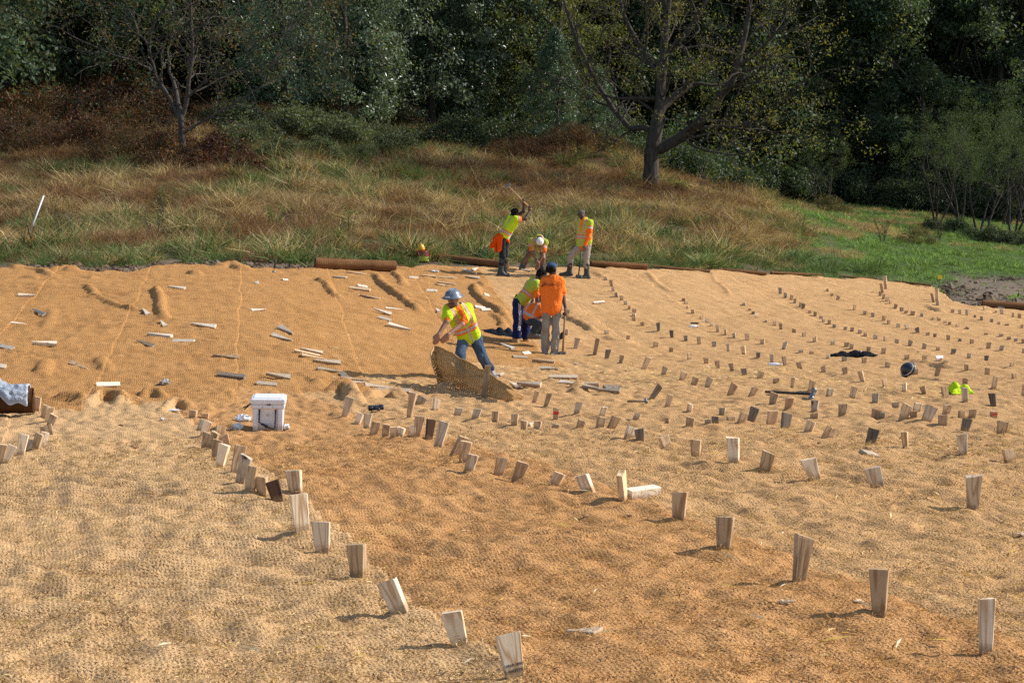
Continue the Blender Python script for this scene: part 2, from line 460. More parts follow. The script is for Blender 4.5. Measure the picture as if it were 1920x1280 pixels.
RIDGES = []
def ridge(pts, r, h): RIDGES.append((np.array([hit0(*p)[:2] for p in pts]), r * .85, h * .66))
T1 = lambda p: tiles(0, 440, .25, p)
T2 = lambda p: tiles(440, 440, .25, p)
T4 = lambda p: tiles(780, 330, .27335, p)
T5 = lambda p: tiles(0, 660, .25, p)
T6 = lambda p: tiles(440, 700, .25, p)
T3 = lambda p: tiles(1040, 440, .2344, p)
ridge(T2([(1050, 300), (1100, 370), (1180, 440), (1270, 500), (1340, 560), (1400, 600)]), .12, .17)
ridge(T2([(1190, 290), (1240, 330), (1270, 390)]), .10, .13)
ridge(T2([(620, 345), (680, 380), (730, 440), (790, 490)]), .10, .12)
ridge(T4([(400, 750), (420, 830), (480, 890), (580, 940), (650, 1030)]), .12, .19)
ridge(T4([(440, 740), (470, 765)]), .09, .10)
ridge(T4([(530, 960), (590, 1010), (600, 1040)]), .10, .13)
ridge(T4([(800, 1060), (850, 1110)]), .11, .12)
ridge(T4([(1030, 970), (1100, 1005), (1230, 1070)]), .13, .17)
ridge(T1([(1165, 420), (1205, 500), (1200, 590), (1240, 650)]), .11, .16)
ridge(T1([(400, 570), (370, 640), (340, 720)]), .12, .06)
ridge(T1([(340, 960), (330, 1050)]), .12, .10)
ridge(T1([(760, 950), (800, 1020)]), .13, .11)
ridge(T1([(1440, 295), (1480, 315)]), .16, .15)
ridge(T1([(640, 390), (720, 470), (880, 545), (1050, 590)]), .10, .10)
ridge(T5([(430, 360), (560, 370), (660, 380)]), .09, .16)
ridge(T5([(500, 400), (620, 395), (700, 410)]), .07, .10)
ridge(T5([(880, 395), (960, 375), (1060, 385)]), .08, .12)
ridge(T5([(640, 405), (760, 355), (860, 365), (960, 390)]), .09, .20)
ridge(T5([(1070, 360), (1130, 330), (1240, 370)]), .08, .13)
ridge(T5([(1200, 470), (1330, 410), (1420, 450)]), .08, .15)
ridge(T6([(740, 150), (820, 120), (880, 170), (900, 240)]), .13, .24)
ridge(T6([(960, 190), (1060, 175), (1180, 165), (1250, 180)]), .13, .17)
ridge(T6([(480, 20), (560, 60), (640, 100)]), .07, .08)
ridge(T1([(400, 275), (500, 262), (560, 285)]), .2, .15)
ridge(T1([(1640, 255), (1740, 245), (1850, 280)]), .2, .2)
ridge(T1([(200, 330), (290, 340)]), .15, .10)
ridge(T1([(640, 335), (720, 345)]), .16, .11)
ridge(T1([(0, 235), (100, 245), (160, 270)]), .2, .13)
ridge(T1([(200, 265), (300, 280), (420, 330)]), .12, .12)
ridge(T3([(280, 310), (340, 320), (400, 350)]), .12, .12)
ridge(T3([(740, 300), (800, 370), (850, 420), (900, 450), (980, 480)]), .09, .07)
ridge(T3([(1250, 300), (1290, 380), (1370, 440), (1400, 490)]), .06, .05)
ridge(T3([(410, 830), (520, 860), (600, 870)]), .13, .10)
ridge(T3([(680, 960), (820, 980), (1010, 985)]), .16, .07)
ridge(tiles(1480, 440, .2344, [(1110, 575), (1150, 600), (1220, 620)]), .12, .10)
ridge(tiles(1480, 440, .2344, [(380, 1115), (450, 1150), (560, 1160)]), .2, .10)
ridge(tiles(1480, 440, .2344, [(1060, 1140), (1250, 1170)]), .14, .08)
ridge(tiles(1480, 440, .2344, [(980, 1010), (1100, 1040), (1280, 1060)]), .10, .08)
ridge(tiles(760, 510, .2032, [(300, 1100), (370, 1090), (420, 1110)]), .13, .13)
ridge(tiles(760, 510, .2032, [(1590, 1080), (1600, 1120)]), .13, .12)

def lump(X, Y):
    a = X * -.31 + Y * .951; b = X * .951 + Y * .31
    w = pn(X / .9 + 4, Y / .9, 5) * .25
    L = .040 * pn(X / 2.6, Y / 2.1, 1) + .018 * pn(X / .80 + w, Y / .62 + w, 2) + .019 * pn(b / .22 + w, a / .95, 3) + .017 * pn(b / 1.2, a / .22 + w, 8) + np.clip((34 - Y) / 10, .35, 1) * (.020 * pn(b / .14, a / .40, 4) + .016 * pn(b / .085, a / .11, 6))
    bank = np.clip((Y - ztoe(X, Y) - .5) / 2, 0, 1)
    L = L * (1 - .35 * bank) + bank * (.022 * pn(X / .75, Y / .26, 33) + .012 * pn(X / .3, Y / .13, 34))
    e = pn(X / 3.3, Y / 2.4, 9)
    L = L + np.clip(e, 0, 1) * .030 * np.sin((a * .8 + b * .55 + w) * 2 * math.pi / .30)
    # thin creases, mostly across the strips
    k = pn(a / .34 + .6 * pn(b / .8, a / .8, 14), b / 1.5, 15)
    L = L + .016 * np.exp(-(k / .055) ** 2) * np.clip(.4 + 1.2 * pn(b / 1.2, a / .9, 16), 0, 1)
    k2 = pn(a / 1.9, b / .30 + .5 * pn(b / .7, a / .7, 17), 18)
    L = L + .012 * np.exp(-(k2 / .06) ** 2) * np.clip(.2 + 1.2 * pn(b / 1.5, a / 1.1, 20), 0, 1)
    return L

def ridges(X, Y):
    o = np.zeros_like(X)
    for P, r, h in RIDGES:
        lo = P.min(0) - 4 * r; hi = P.max(0) + 4 * r
        m = (X > lo[0]) & (X < hi[0]) & (Y > lo[1]) & (Y < hi[1])
        if not m.any(): continue
        x = X[m]; y = Y[m]
        wob = 1 + .22 * pn(x / .7, y / .7, 31)
        d = np.full(x.shape, 9.0); tt = np.zeros_like(x)
        for i in range(len(P) - 1):
            v = P[i + 1] - P[i]; L2 = v @ v + 1e-9
            t = np.clip(((x - P[i, 0]) * v[0] + (y - P[i, 1]) * v[1]) / L2, 0, 1)
            dd = np.hypot(x - P[i, 0] - t * v[0], (y - P[i, 1] - t * v[1]))
            k = dd < d
            d = np.where(k, dd, d); tt = np.where(k, (i + t) / (len(P) - 1), tt)
        q = np.clip(d / (r * wob), 0, 2)
        prof = np.where(q < 1, np.sqrt(np.clip(1 - q * q * .85, 0, 1)), .387 * np.exp(-(q - 1) * 6))
        ends = np.clip(np.minimum(tt, 1 - tt) * 6 + .35, 0, 1)
        o[m] = np.maximum(o[m], h * prof * ends * (.95 + .25 * pn(x / .8, y / .8, 77)))
    return o

def matz(X, Y):
    X = np.asarray(X, float); Y = np.asarray(Y, float)
    return terr(X, Y) + lump(X, Y) + ridges(X, Y)

def onmat(X, Y):
    return Y < ztop(X, Y)

def gz(X, Y):
    X = np.atleast_1d(np.asarray(X, float)); Y = np.atleast_1d(np.asarray(Y, float))
    r = np.where(onmat(X, Y), matz(X, Y) + .015, terr(X, Y))
    return float(r[0]) if r.size == 1 else r

def hit(x, y):
    """where the ray through a photo pixel meets the built surface"""
    d = ray(x, y)
    p = hit0(x, y)
    Y = np.linspace(p[1] * .9, p[1] * 1.08, 900)
    P = CAM + d[None] * (Y / d[1])[:, None]
    z = np.where(onmat(P[:, 0], P[:, 1]), terr(P[:, 0], P[:, 1]) + lump(P[:, 0], P[:, 1]) + .015, terr(P[:, 0], P[:, 1]))
    j = int(np.argmax(P[:, 2] < z))
    return P[j] if P[j, 2] < z[j] else p

def slope_bump(X, Y):
    x = 960 + F * X / np.maximum(Y, 1.0)
    n = np.clip((Y - ztop(X, Y) - 1.5) / 5, 0, 1)
    m = np.clip((1560 - x) / 200, .15, 1)
    up = np.clip((Y - 56) / 25, 0, 1)
    return 1.1 * np.exp(-((X - 3.4) / 3.2) ** 2 - ((Y - 76) / 3.5) ** 2) + n * m * (.22 * pn(X / 3.4, Y / 2.9, 71) + .13 * np.abs(pn(X / 1.5, Y / 1.3, 72)) + up * (.55 * np.abs(pn(X / 4.5, Y / 4.0, 42)) + .25 * pn(X / 2.2, Y / 2.0, 43)))

# ------------------------------------------------------------------ ground sheet
def ground_sheet():
    nu, nz_ = 260, 420
    zs = np.concatenate([np.linspace(-6, 1.0, 12), np.exp(np.linspace(math.log(1.2), math.log(900), nz_))])
    us = np.linspace(-.62, .62, nu)
    U, Z = np.meshgrid(us, zs)
    X = U * (np.maximum(Z, 0) + 14); Y = Z
    H = terr(X, Y)
    n = np.clip((Y - ztop(X, Y) + .2) / .7, 0, 1)
    H = H + np.where(Y > 30, n * (.05 * pn(X / .8, Y / .8, 40) + 0), 0)
    # clumpy hummocks on the overgrown slope, more of them further up
    H = H + slope_bump(X, Y)
    H = H - (1 - n) * .085
    x = 960 + F * X / np.maximum(Y, 1.0)
    soil = np.array([.150, .112, .082]); dirt = np.array([.10, .075, .045]); green = np.array([.055, .085, .025]); rust = np.array([.085, .045, .022])
    dg = Y - ztop(X, Y)
    c = np.empty(X.shape + (3,)); c[:] = soil
    k = np.clip((dg - .7 + .5 * pn(X / .9, Y / .9, 44)) / .8, 0, 1)[..., None]
    right = np.clip((x - 1420) / 180, 0, 1)[..., None]
    gcol = dirt * (1 - right) + green * right
    c = c * (1 - k) + gcol * k
    bare = (np.clip((x - 1775) / 40, 0, 1) * np.clip((52.0 + 1.6 * pn(X / 2.5, Y / 2.5, 46) - Y) / 2.0, 0, 1))[..., None]
    c = c * (1 - bare) + np.array([.165, .125, .092]) * bare
    hl = (np.clip((Y - 66) / 8, 0, 1) * np.clip((1350 - x) / 200, 0, 1))[..., None]
    c = c * (1 - hl) + rust * hl
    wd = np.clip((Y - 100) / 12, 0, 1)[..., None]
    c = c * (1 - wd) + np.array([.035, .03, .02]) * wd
    c = c * (1 + .25 * pn(X / .35, Y / .35, 45))[..., None]
    nr = len(zs)
    idx = np.arange(nr * nu).reshape(nr, nu)
    f = np.stack([idx[:-1, :-1], idx[:-1, 1:], idx[1:, 1:], idx[1:, :-1]], -1).reshape(-1, 4)
    me = mesh_np('ground', np.stack([X, Y, H], -1).reshape(-1, 3), f, col=c.reshape(-1, 3), mats=[vcol('earth_and_litter', .95, .1, 14.0, .06, .45, fold=.6)])
    o = ob('ground', me); o['kind'] = 'structure'
ground_sheet()

# ------------------------------------------------------------------ coir mats: each strip a sheet of its own
def strip(name, xl, xr, y0, y1, step, mat, label, zoff, lap=0.0):
    """xl, xr: functions Y -> X of the two edges; y0, y1 scalars or functions of X"""
    mid = .5 * (xl(.5 * (y0 + y1)) + xr(.5 * (y0 + y1)))
    ny = int((y1 - y0) / step) + 2
    wid = max(xr(y0) - xl(y0), xr(y1) - xl(y1))
    nx = max(8, int(wid / step) + 2)
    ys = np.linspace(y0, y1, ny)
    T = np.linspace(0, 1, nx)
    X = np.array([xl(y) + (xr(y) - xl(y)) * T for y in ys])
    Y = np.repeat(ys[:, None], nx, 1)
    seed = sum(map(ord, label))
    X = X + .05 * pn(Y / 1.1, Y * 0 + 7.7, 19)          # wavering edges
    Yj = Y + .16 * pn(X / .7, X * 0 + 3.3, seed % 57) * np.linspace(-1, 1, ny)[:, None] ** 8
    Z = matz(X, Yj) + zoff
    # the left margin tucks under the neighbouring strip
    Z = Z - (.016 * np.clip(1.25 - T * wid / .22, 0, 1))[None]
    e = np.minimum(T, 1 - T) * wid
    Z = Z + (np.exp(-e / .05) * .004)[None] * (.5 + pn(X / .5, Y / .5, seed % 37))
    if lap: Z = Z - lap * np.clip(1.15 - (Y - y0) / .35, 0, 1)
    keep = np.abs(X) < .335 * Y + 2.6
    zt = ztop(X, Yj) + .25 * pn(X / .9, Y / 9., 12) + .1 * pn(X / .25, Y / 9., 13)
    keep &= Yj < zt + .12
    uvv = np.stack([np.repeat((T * wid)[None], ny, 0), Y], -1).reshape(-1, 2)
    idx = np.arange(ny * nx).reshape(ny, nx)
    q = np.stack([idx[:-1, :-1], idx[:-1, 1:], idx[1:, 1:], idx[1:, :-1]], -1)
    k = keep[:-1, :-1] & keep[1:, 1:] & keep[:-1, 1:] & keep[1:, :-1]
    f = q[k]
    if len(f) == 0: return None
    V = np.stack([X, Yj, Z], -1).reshape(-1, 3)
    # rim: drop the boundary by the mat's thickness
    ed = np.concatenate([f[:, [0, 1]], f[:, [1, 2]], f[:, [2, 3]], f[:, [3, 0]]])
    key = np.sort(ed, 1); key = key[:, 0].astype(np.int64) * 10 ** 7 + key[:, 1]
    _, inv, cnt = np.unique(key, return_inverse=True, return_counts=True)
    be = ed[cnt[inv] == 1]
    bv = np.unique(be)
    mp = np.full(len(V), -1); mp[bv] = np.arange(len(bv)) + len(V)
    V2 = np.concatenate([V, V[bv] - np.array([0, 0, .005])])
    uvv = np.concatenate([uvv, uvv[bv]])
    rim = np.stack([be[:, 1], be[:, 0], mp[be[:, 0]], mp[be[:, 1]]], 1)
    allf = np.concatenate([f, rim])
    used = np.unique(allf); rm = np.full(len(V2), -1); rm[used] = np.arange(len(used))
    me = mesh_np(name, V2[used], rm[allf], uv=uvv[used], mats=[mat])
    o = ob(name, me)
    return tag(o, label, 'mat', 'coir mats laid over the ground')

def seam(x20, m): return lambda y: x20 + m * (y - 20.0)
FLAT = [(-14.2, -.30), (-12.2, -.30), (-10.2, -.30), (-8.25, -.30), (-6.3, -.30), (-4.28, -.30), (-2.35, -.318), (-.30, -.305), (1.55, -.30), (3.4, -.27), (5.3, -.23), (7.2, -.18), (9.1, -.13), (11.0, -.08), (13.0, -.05), (15.2, -.03), (17.4, -.01)]
FM = ['coir_tan', 'coir_pale', 'coir_tan', 'coir_pale', 'coir_pale', 'coir_orange', 'coir_tan', 'coir_tan', 'coir_tan', 'coir_tan', 'coir_tan', 'coir_tan', 'coir_tan', 'coir_tan', 'coir_tan', 'coir_tan']
FEND = [19.9, 20.0, 20.1, 20.3, 20.8, 22.0, 24.6, 48, 48, 48, 48, 48, 48, 48, 48, 48]
FL = {3: 'pale coir mat passing under the towel covered roll', 4: 'pale straw coloured coir mat lying left of the white cooler',
      5: 'orange brown coir mat the white cooler stands on', 6: 'tan coir mat whose far end the stooping worker lifts',
      7: 'tan coir mat reaching from the foreground up to the worker resting on a sledgehammer', 8: 'tan coir mat with the long handled hammer lying at its middle',
      9: 'tan coir mat running beside the black jacket', 10: 'tan coir mat under the black jacket and upturned helmet', 11: 'tan coir mat under the lime vest heap',
      12: 'tan coir mat running up to the paired survey posts', 13: 'tan coir mat beside the post with yellow flag', 14: 'tan coir mat edging the bare soil', 15: 'tan coir mat below the bare soil'}
for i in range(3, 16):
    l, r = FLAT[i], FLAT[i + 1]
    a = seam(l[0] - .20, l[1]); b = seam(r[0] + .02, r[1])
    zo = .010 + .003 * (i % 2)
    if i <= 6:
        strip('coir_mat', a, b, 2.5 if i > 3 else 8, FEND[i], .028, M[FM[i]], FL[i], zo)
    else:
        # one long sheet; finer where it is near
        ynear = 2.5 if i <= 8 else 8.0 if i < 11 else 14.0
        strip('coir_mat', a, b, ynear, FEND[i], .036 if i <= 8 else .05, M[FM[i]], FL[i], zo)
BX = [-15.4, -13.5, -11.6, -9.7, -7.75, -5.85, -3.93, -2.05, -.15, 1.5]
BL = ['coir mat on the bank above the grey towel', 'coir mat on the bank beside the leaning white pipe', 'coir mat on the bank with a torn upper corner', 'coir mat on the bank with an upright hammer at its top',
      'coir mat on the bank above the white cooler', 'coir mat on the bank below the thick coir roll', 'coir mat on the bank wrinkled by long folds', 'coir mat on the bank behind the grey hard hat', 'coir mat on the bank under the man swinging the hammer']
for i in range(9):
    m = -.235 + .012 * i
    a = (lambda q, m: lambda y: q + m * (y - 22.7))(BX[i] - .16, m); b = (lambda q, m: lambda y: q + m * (y - 22.7))(BX[i + 1] + .02, m + .012)
    yc = float(ztoe(np.array(.5 * (a(22) + b(22))), np.array(22.0)))
    yc = [18.9, 19.0, 19.2, 19.4, 19.9, 20.6, 22.0, 24.8, 27.5][i]
    strip('coir_mat', a, b, yc - .5, 47, .044, M['coir_bank'], BL[i], .030 + .002 * (i % 2), .022)
# ------------------------------------------------------------------ landmarks for the labels of stakes
LM = {}
for k, (x, y) in {'towel-draped mat roll': (60, 760), 'white cooler': (500, 800), 'small black mallet': (697, 765), 'lifted mat flap': (900, 750),
                  'man in the orange shirt': (1035, 665), 'worker in rubber boots': (1090, 520), 'black phone and bottle': (1305, 610), 'long black-handled hammer': (1480, 742),
                  'black jacket': (1600, 668), 'upturned dark helmet': (1697, 705), 'lime vest heap': (1800, 738), 'paired survey posts': (1662, 540), 'post with the yellow flag': (1757, 560),
                  'white foam cup': (1762, 675), 'flattened clear bottle': (1453, 685), 'short loose block': (1205, 935), 'coir roll by bare soil': (1880, 580), 'stake with red tape': (1042, 785),
                  'leaning white pipe': (60, 480), 'thick coir roll': (665, 500), 'upright yellow-handled hammer': (515, 515), 'grey rock': (310, 720), 'grey-hatted man': (900, 690),
                  'red and yellow fuel can': (795, 490), 'stake with handwriting': (955, 1255), 'loose wedge sliver': (1095, 1195)}.items():
    LM[k] = hit(x, y)[:2]
LMK = list(LM); LMP = np.array([LM[k] for k in LMK])
def near(p, skip=()):
    d = np.hypot(LMP[:, 0] - p[0], LMP[:, 1] - p[1])
    for s in skip: d[LMK.index(s)] = 1e9
    return LMK[int(np.argmin(d))]

TONE = {'p': 'pale pine', 't': 'tan pine', 'b': 'brown', 'g': 'weathered grey', 'd': 'dark', 'k': 'bark-edged dark brown', 'r': 'red-taped brown'}

# ------------------------------------------------------------------ standing stakes: base pixel, top pixel, width, tone (read off enlarged tiles of the photo)
ST = []
def stakes(ox, oy, s, rows):
    for (bx, by, tx, ty, w, t) in rows:
        ST.append((ox + bx * s, oy + by * s, ox + tx * s, oy + ty * s, w * s, t))
stakes(1040, 440, .2344, [
 (410,362,400,338,28,'g'),(455,412,447,362,30,'t'),(468,448,465,418,26,'g'),(497,495,490,462,30,'g'),(536,522,535,488,30,'t'),(567,558,566,528,28,'g'),(597,592,596,567,20,'b'),(635,625,638,590,34,'b'),(634,648,632,626,30,'p'),(634,688,630,656,34,'b'),(702,722,697,698,30,'t'),
 (1030,530,1031,508,30,'b'),(1050,555,1052,535,34,'t'),(1062,590,1060,570,24,'p'),(1107,628,1104,596,32,'t'),(1174,674,1172,645,28,'t'),(1222,703,1219,668,32,'p'),(1256,730,1256,704,22,'p'),(1303,773,1300,720,28,'p'),(1370,798,1368,755,18,'t'),(1437,822,1433,785,28,'p'),(1542,842,1537,788,36,'t'),(1662,870,1662,835,36,'t'),(1833,914,1848,852,38,'p'),
 (1515,565,1512,545,30,'g'),(1560,604,1561,589,22,'b'),(1590,634,1587,614,28,'d'),(1615,662,1611,630,26,'p'),(1692,695,1692,682,24,'p'),(1760,726,1760,688,30,'t'),(1811,756,1808,707,30,'b'),(1805,472,1803,422,30,'g'),(1845,503,1848,463,32,'g'),
 (100,640,108,600,32,'b'),(212,695,215,662,40,'t'),(296,738,296,708,34,'g'),(415,795,416,764,36,'g'),(585,848,592,806,34,'b'),(832,768,827,704,32,'d'),(938,822,932,763,32,'d'),(1052,846,1050,806,36,'g'),(808,893,812,855,42,'t'),(930,935,934,900,36,'b'),(1156,870,1152,812,34,'t'),(1274,894,1274,852,36,'g'),(1390,930,1385,872,30,'p'),(1515,955,1506,890,34,'t'),(1630,978,1630,940,34,'d'),(1738,1018,1735,955,30,'g'),(1842,1040,1832,972,34,'b'),
 (165,910,185,825,44,'g'),(322,955,348,830,38,'b'),(415,990,430,918,42,'d'),(530,1025,543,965,40,'t'),(710,1075,755,980,50,'t'),(872,1116,890,1058,48,'t'),(1078,995,1081,945,36,'t'),(1212,1027,1210,985,40,'b'),(1305,1065,1298,1005,40,'t'),(1420,1088,1408,1028,40,'t'),(1518,1115,1510,1070,46,'d'),(1638,1152,1655,1090,50,'t'),(1768,1186,1775,1145,50,'t'),(1018,1160,1038,1098,54,'t'),(1112,1198,1130,1142,52,'t'),(1222,1220,1248,1145,56,'t'),(775,1310,845,1205,50,'d'),(1405,1275,1440,1192,58,'b'),(1575,1285,1605,1222,50,'b'),(90,800,95,755,40,'p')])
stakes(1480, 440, .2344, [
 (307,452,303,432,22,'b'),(340,490,342,467,26,'b'),(388,517,393,488,26,'b'),(14,520,22,482,26,'b'),(42,545,46,510,26,'t'),(86,575,94,543,26,'t'),(108,592,116,552,26,'d'),(163,625,165,605,26,'t'),(205,650,209,616,28,'b'),(252,670,254,650,28,'g'),(272,698,275,675,26,'g'),(320,712,324,682,30,'b'),(360,740,362,718,28,'g'),(447,758,449,735,30,'g'),(502,770,505,740,32,'b'),(563,788,568,760,32,'g'),(608,808,612,785,32,'t'),(686,832,692,800,32,'g'),(768,848,771,814,32,'t'),(858,866,861,834,34,'g'),(962,886,972,844,34,'g'),(1076,910,1084,870,36,'g'),(1190,922,1190,895,34,'t'),(1308,950,1318,912,40,'d'),(1436,984,1440,950,36,'g'),(1576,1005,1579,965,36,'d'),(1780,1050,1783,1018,38,'t'),
 (518,602,524,562,24,'t'),(604,634,605,608,28,'t'),(668,658,668,622,26,'g'),(755,684,757,648,30,'b'),(795,712,795,680,26,'b'),(871,740,873,710,32,'g'),(945,755,936,712,34,'p'),(1028,780,1018,742,34,'d'),(1108,802,1108,778,30,'b'),(1165,816,1166,790,30,'t'),(1270,838,1272,802,32,'b'),(1363,850,1368,830,30,'g'),(1460,868,1460,835,32,'b'),(1592,905,1598,860,38,'b'),(1696,922,1703,885,38,'g'),(1870,945,1875,905,20,'g'),
 (724,488,730,456,24,'b'),(752,510,757,475,26,'t'),(780,532,785,498,28,'t'),(808,550,814,518,26,'t'),(846,590,855,555,30,'b'),(897,610,900,580,30,'g'),(934,625,936,605,28,'b'),(985,640,990,610,36,'b'),(1060,654,1062,630,26,'g'),(1152,675,1152,660,20,'t'),(1196,687,1198,665,28,'t'),(1246,706,1248,684,28,'t'),(1280,718,1283,694,28,'t'),(1343,738,1346,714,28,'t'),(1424,752,1426,738,30,'b'),(1572,798,1574,784,28,'t'),(1695,812,1697,792,32,'g'),(1757,836,1758,814,34,'b'),(1812,852,1813,825,32,'g'),(1868,865,1868,832,22,'b'),
 (1186,562,1184,530,26,'g'),(1207,605,1206,580,22,'p'),(1305,625,1306,596,28,'b'),(1364,634,1361,598,24,'g'),(1420,642,1420,600,26,'g'),(1484,660,1484,642,20,'d'),(1538,680,1538,652,26,'g'),(1617,698,1618,672,28,'g'),(1676,716,1676,694,24,'g'),(1741,725,1741,712,30,'b'),(1860,745,1862,718,26,'b'),(1562,600,1560,570,26,'t'),(1655,618,1655,602,14,'p'),(1702,635,1697,594,26,'g'),(1790,655,1790,622,22,'t'),(1840,665,1840,632,26,'t'),
 (38,783,41,752,36,'b'),(117,814,120,780,32,'t'),(205,852,203,816,36,'t'),(347,878,348,848,34,'g'),(456,895,461,860,38,'b'),(497,910,502,873,38,'b'),(634,926,638,896,36,'b'),(752,950,757,905,38,'b'),(940,992,941,958,38,'t'),(1083,1018,1083,966,40,'t'),(93,940,93,918,36,'g'),(177,952,178,928,36,'t'),(308,988,307,955,34,'p'),(440,1008,442,975,42,'g'),(598,1022,600,980,42,'t'),(785,1062,788,1018,40,'t'),(1250,1040,1254,1006,38,'t'),(1417,1085,1416,1038,34,'b'),(1583,1118,1585,1064,42,'b'),(1800,1145,1800,1105,46,'t'),(85,1068,72,1020,40,'b'),(275,1095,268,1050,44,'b'),(450,1138,442,1060,42,'b'),(588,1172,565,1090,42,'t'),(1013,1112,1014,1070,40,'b'),(1178,1130,1194,1068,42,'b'),(22,1218,32,1140,36,'b'),(165,1250,188,1168,52,'t'),(765,1212,756,1152,38,'b'),(922,1250,918,1188,36,'p'),(1080,1270,1065,1212,44,'b'),(1405,1188,1408,1148,42,'b'),(1636,1222,1655,1130,46,'t'),(1870,1280,1878,1195,30,'b')])
stakes(0, 660, .25, [
 (275,435,280,335,60,'t'),(325,490,350,400,58,'t'),(358,525,380,415,60,'t'),(378,550,410,470,66,'t'),(335,595,334,558,66,'b'),(370,610,358,545,62,'t'),(312,695,340,600,60,'p'),(270,720,300,612,66,'t'),(215,730,238,655,56,'g'),(155,760,180,615,74,'p'),(35,825,95,700,70,'p'),(-10,830,20,690,80,'t'),
 (1448,485,1452,435,68,'b'),(1538,500,1540,460,56,'b'),(1500,580,1525,505,50,'p'),(1530,615,1560,515,70,'p'),(1650,610,1660,552,76,'t'),(1590,710,1620,600,60,'t'),(1540,710,1560,605,74,'t'),(1690,690,1672,625,82,'b'),(1615,795,1635,660,80,'b'),(1650,855,1685,690,90,'p'),(1765,900,1805,700,88,'t'),(1805,970,1850,780,98,'g'),(1875,1030,1895,855,95,'t')])
stakes(440, 700, .25, [
 (215,915,198,770,105,'t'),(325,950,280,805,105,'k'),(460,890,440,725,125,'p'),(505,1160,475,905,140,'p'),
 (820,320,870,180,60,'g'),(1310,325,1340,140,60,'b'),(1385,225,1415,175,70,'g'),(1505,270,1520,190,50,'p'),(1670,310,1685,258,56,'g'),(1805,330,1825,265,60,'g'),(920,375,950,300,50,'p'),(988,405,1002,300,58,'p'),(1040,455,1065,362,64,'t'),(1130,468,1138,380,60,'t'),(1190,468,1195,398,58,'t'),(1240,465,1252,405,64,'p'),(1340,465,1340,395,40,'p'),(1365,470,1390,318,78,'b'),(1455,490,1475,345,70,'k'),(1525,550,1575,362,85,'p'),(1645,610,1725,480,80,'t'),(1715,655,1740,510,85,'t'),(1755,730,1790,610,85,'p'),(1868,180,1900,-60,48,'b')])
stakes(480, 960, .25, [(500,290,485,70,140,'p'),(765,465,755,240,150,'t'),(1080,735,980,515,150,'p'),(1530,990,1465,745,155,'p')])
stakes(920, 700, .25, [
 (55,760,90,630,90,'t'),(195,790,245,665,95,'b'),(480,835,520,745,85,'t'),(735,880,680,760,105,'p'),(995,945,978,745,36,'t'),(1410,1085,1420,890,115,'t'),
 (325,215,350,132,42,'b'),(415,240,445,148,45,'t'),(645,292,665,215,50,'p'),(485,340,492,260,42,'r'),(835,315,855,250,45,'p'),(820,395,832,325,70,'t'),(905,405,945,325,70,'b'),(670,398,685,350,60,'t'),(1090,335,1105,295,50,'p'),(1040,475,1065,400,85,'p'),(1125,500,1115,415,75,'d'),(1320,550,1295,470,80,'t'),(1540,615,1538,495,82,'t'),(1825,655,1815,478,95,'p'),(1325,245,1350,160,50,'t'),(1490,280,1498,228,40,'p'),(1735,308,1738,255,48,'g'),(1330,370,1332,340,36,'b'),(1492,388,1502,330,64,'b'),(1630,372,1632,345,50,'g'),(1685,370,1683,322,56,'d'),(1800,352,1802,320,64,'t'),(1880,360,1905,295,64,'t'),(35,362,40,282,54,'t'),(178,380,182,305,55,'t'),(248,415,252,352,54,'t'),(350,410,358,358,55,'t'),(487,405,490,378,60,'p'),(298,395,295,372,35,'p')])
stakes(1400, 700, .2708, [
 (30,330,60,235,64,'d'),(165,350,185,258,75,'b'),(265,380,280,275,75,'d'),(180,205,195,135,60,'b'),(285,238,300,170,55,'b'),(470,258,475,185,50,'g'),(470,308,470,275,60,'b'),(570,155,580,105,45,'g'),(730,168,748,95,50,'t'),(1378,165,1368,90,50,'b'),(1515,188,1508,98,48,'g'),
 (890,200,892,138,50,'g'),(1030,235,1030,198,50,'g'),(1085,305,1115,215,75,'t'),(1175,260,1190,205,55,'p'),(1155,300,1155,260,48,'b'),(1245,322,1285,228,80,'g'),(1380,278,1392,215,55,'t'),(1355,355,1360,285,65,'b'),(1485,302,1488,258,44,'b'),(1560,302,1568,248,55,'b'),(1510,390,1530,312,70,'d'),(1710,305,1710,260,50,'r'),(1765,410,1775,330,75,'t'),(660,285,668,210,60,'t'),(895,315,905,250,72,'b'),(940,305,945,270,38,'g'),(425,402,450,330,65,'t'),(555,440,590,380,75,'t'),(855,485,885,382,78,'d'),(1100,508,1092,402,42,'t'),(1500,558,1490,418,68,'p'),(1825,598,1810,525,90,'t'),(125,665,155,545,95,'t'),(470,725,425,592,110,'p'),(905,775,865,650,110,'p'),(1565,930,1575,705,115,'p'),(1710,222,1698,138,48,'d')])
stakes(1380, 960, .28125, [(420,455,460,158,130,'t'),(955,670,955,375,130,'t'),(1665,925,1672,575,105,'p')])
stakes(900, 960, .25, [(1830,265,1840,35,140,'t'),(260,1215,205,910,190,'w')])

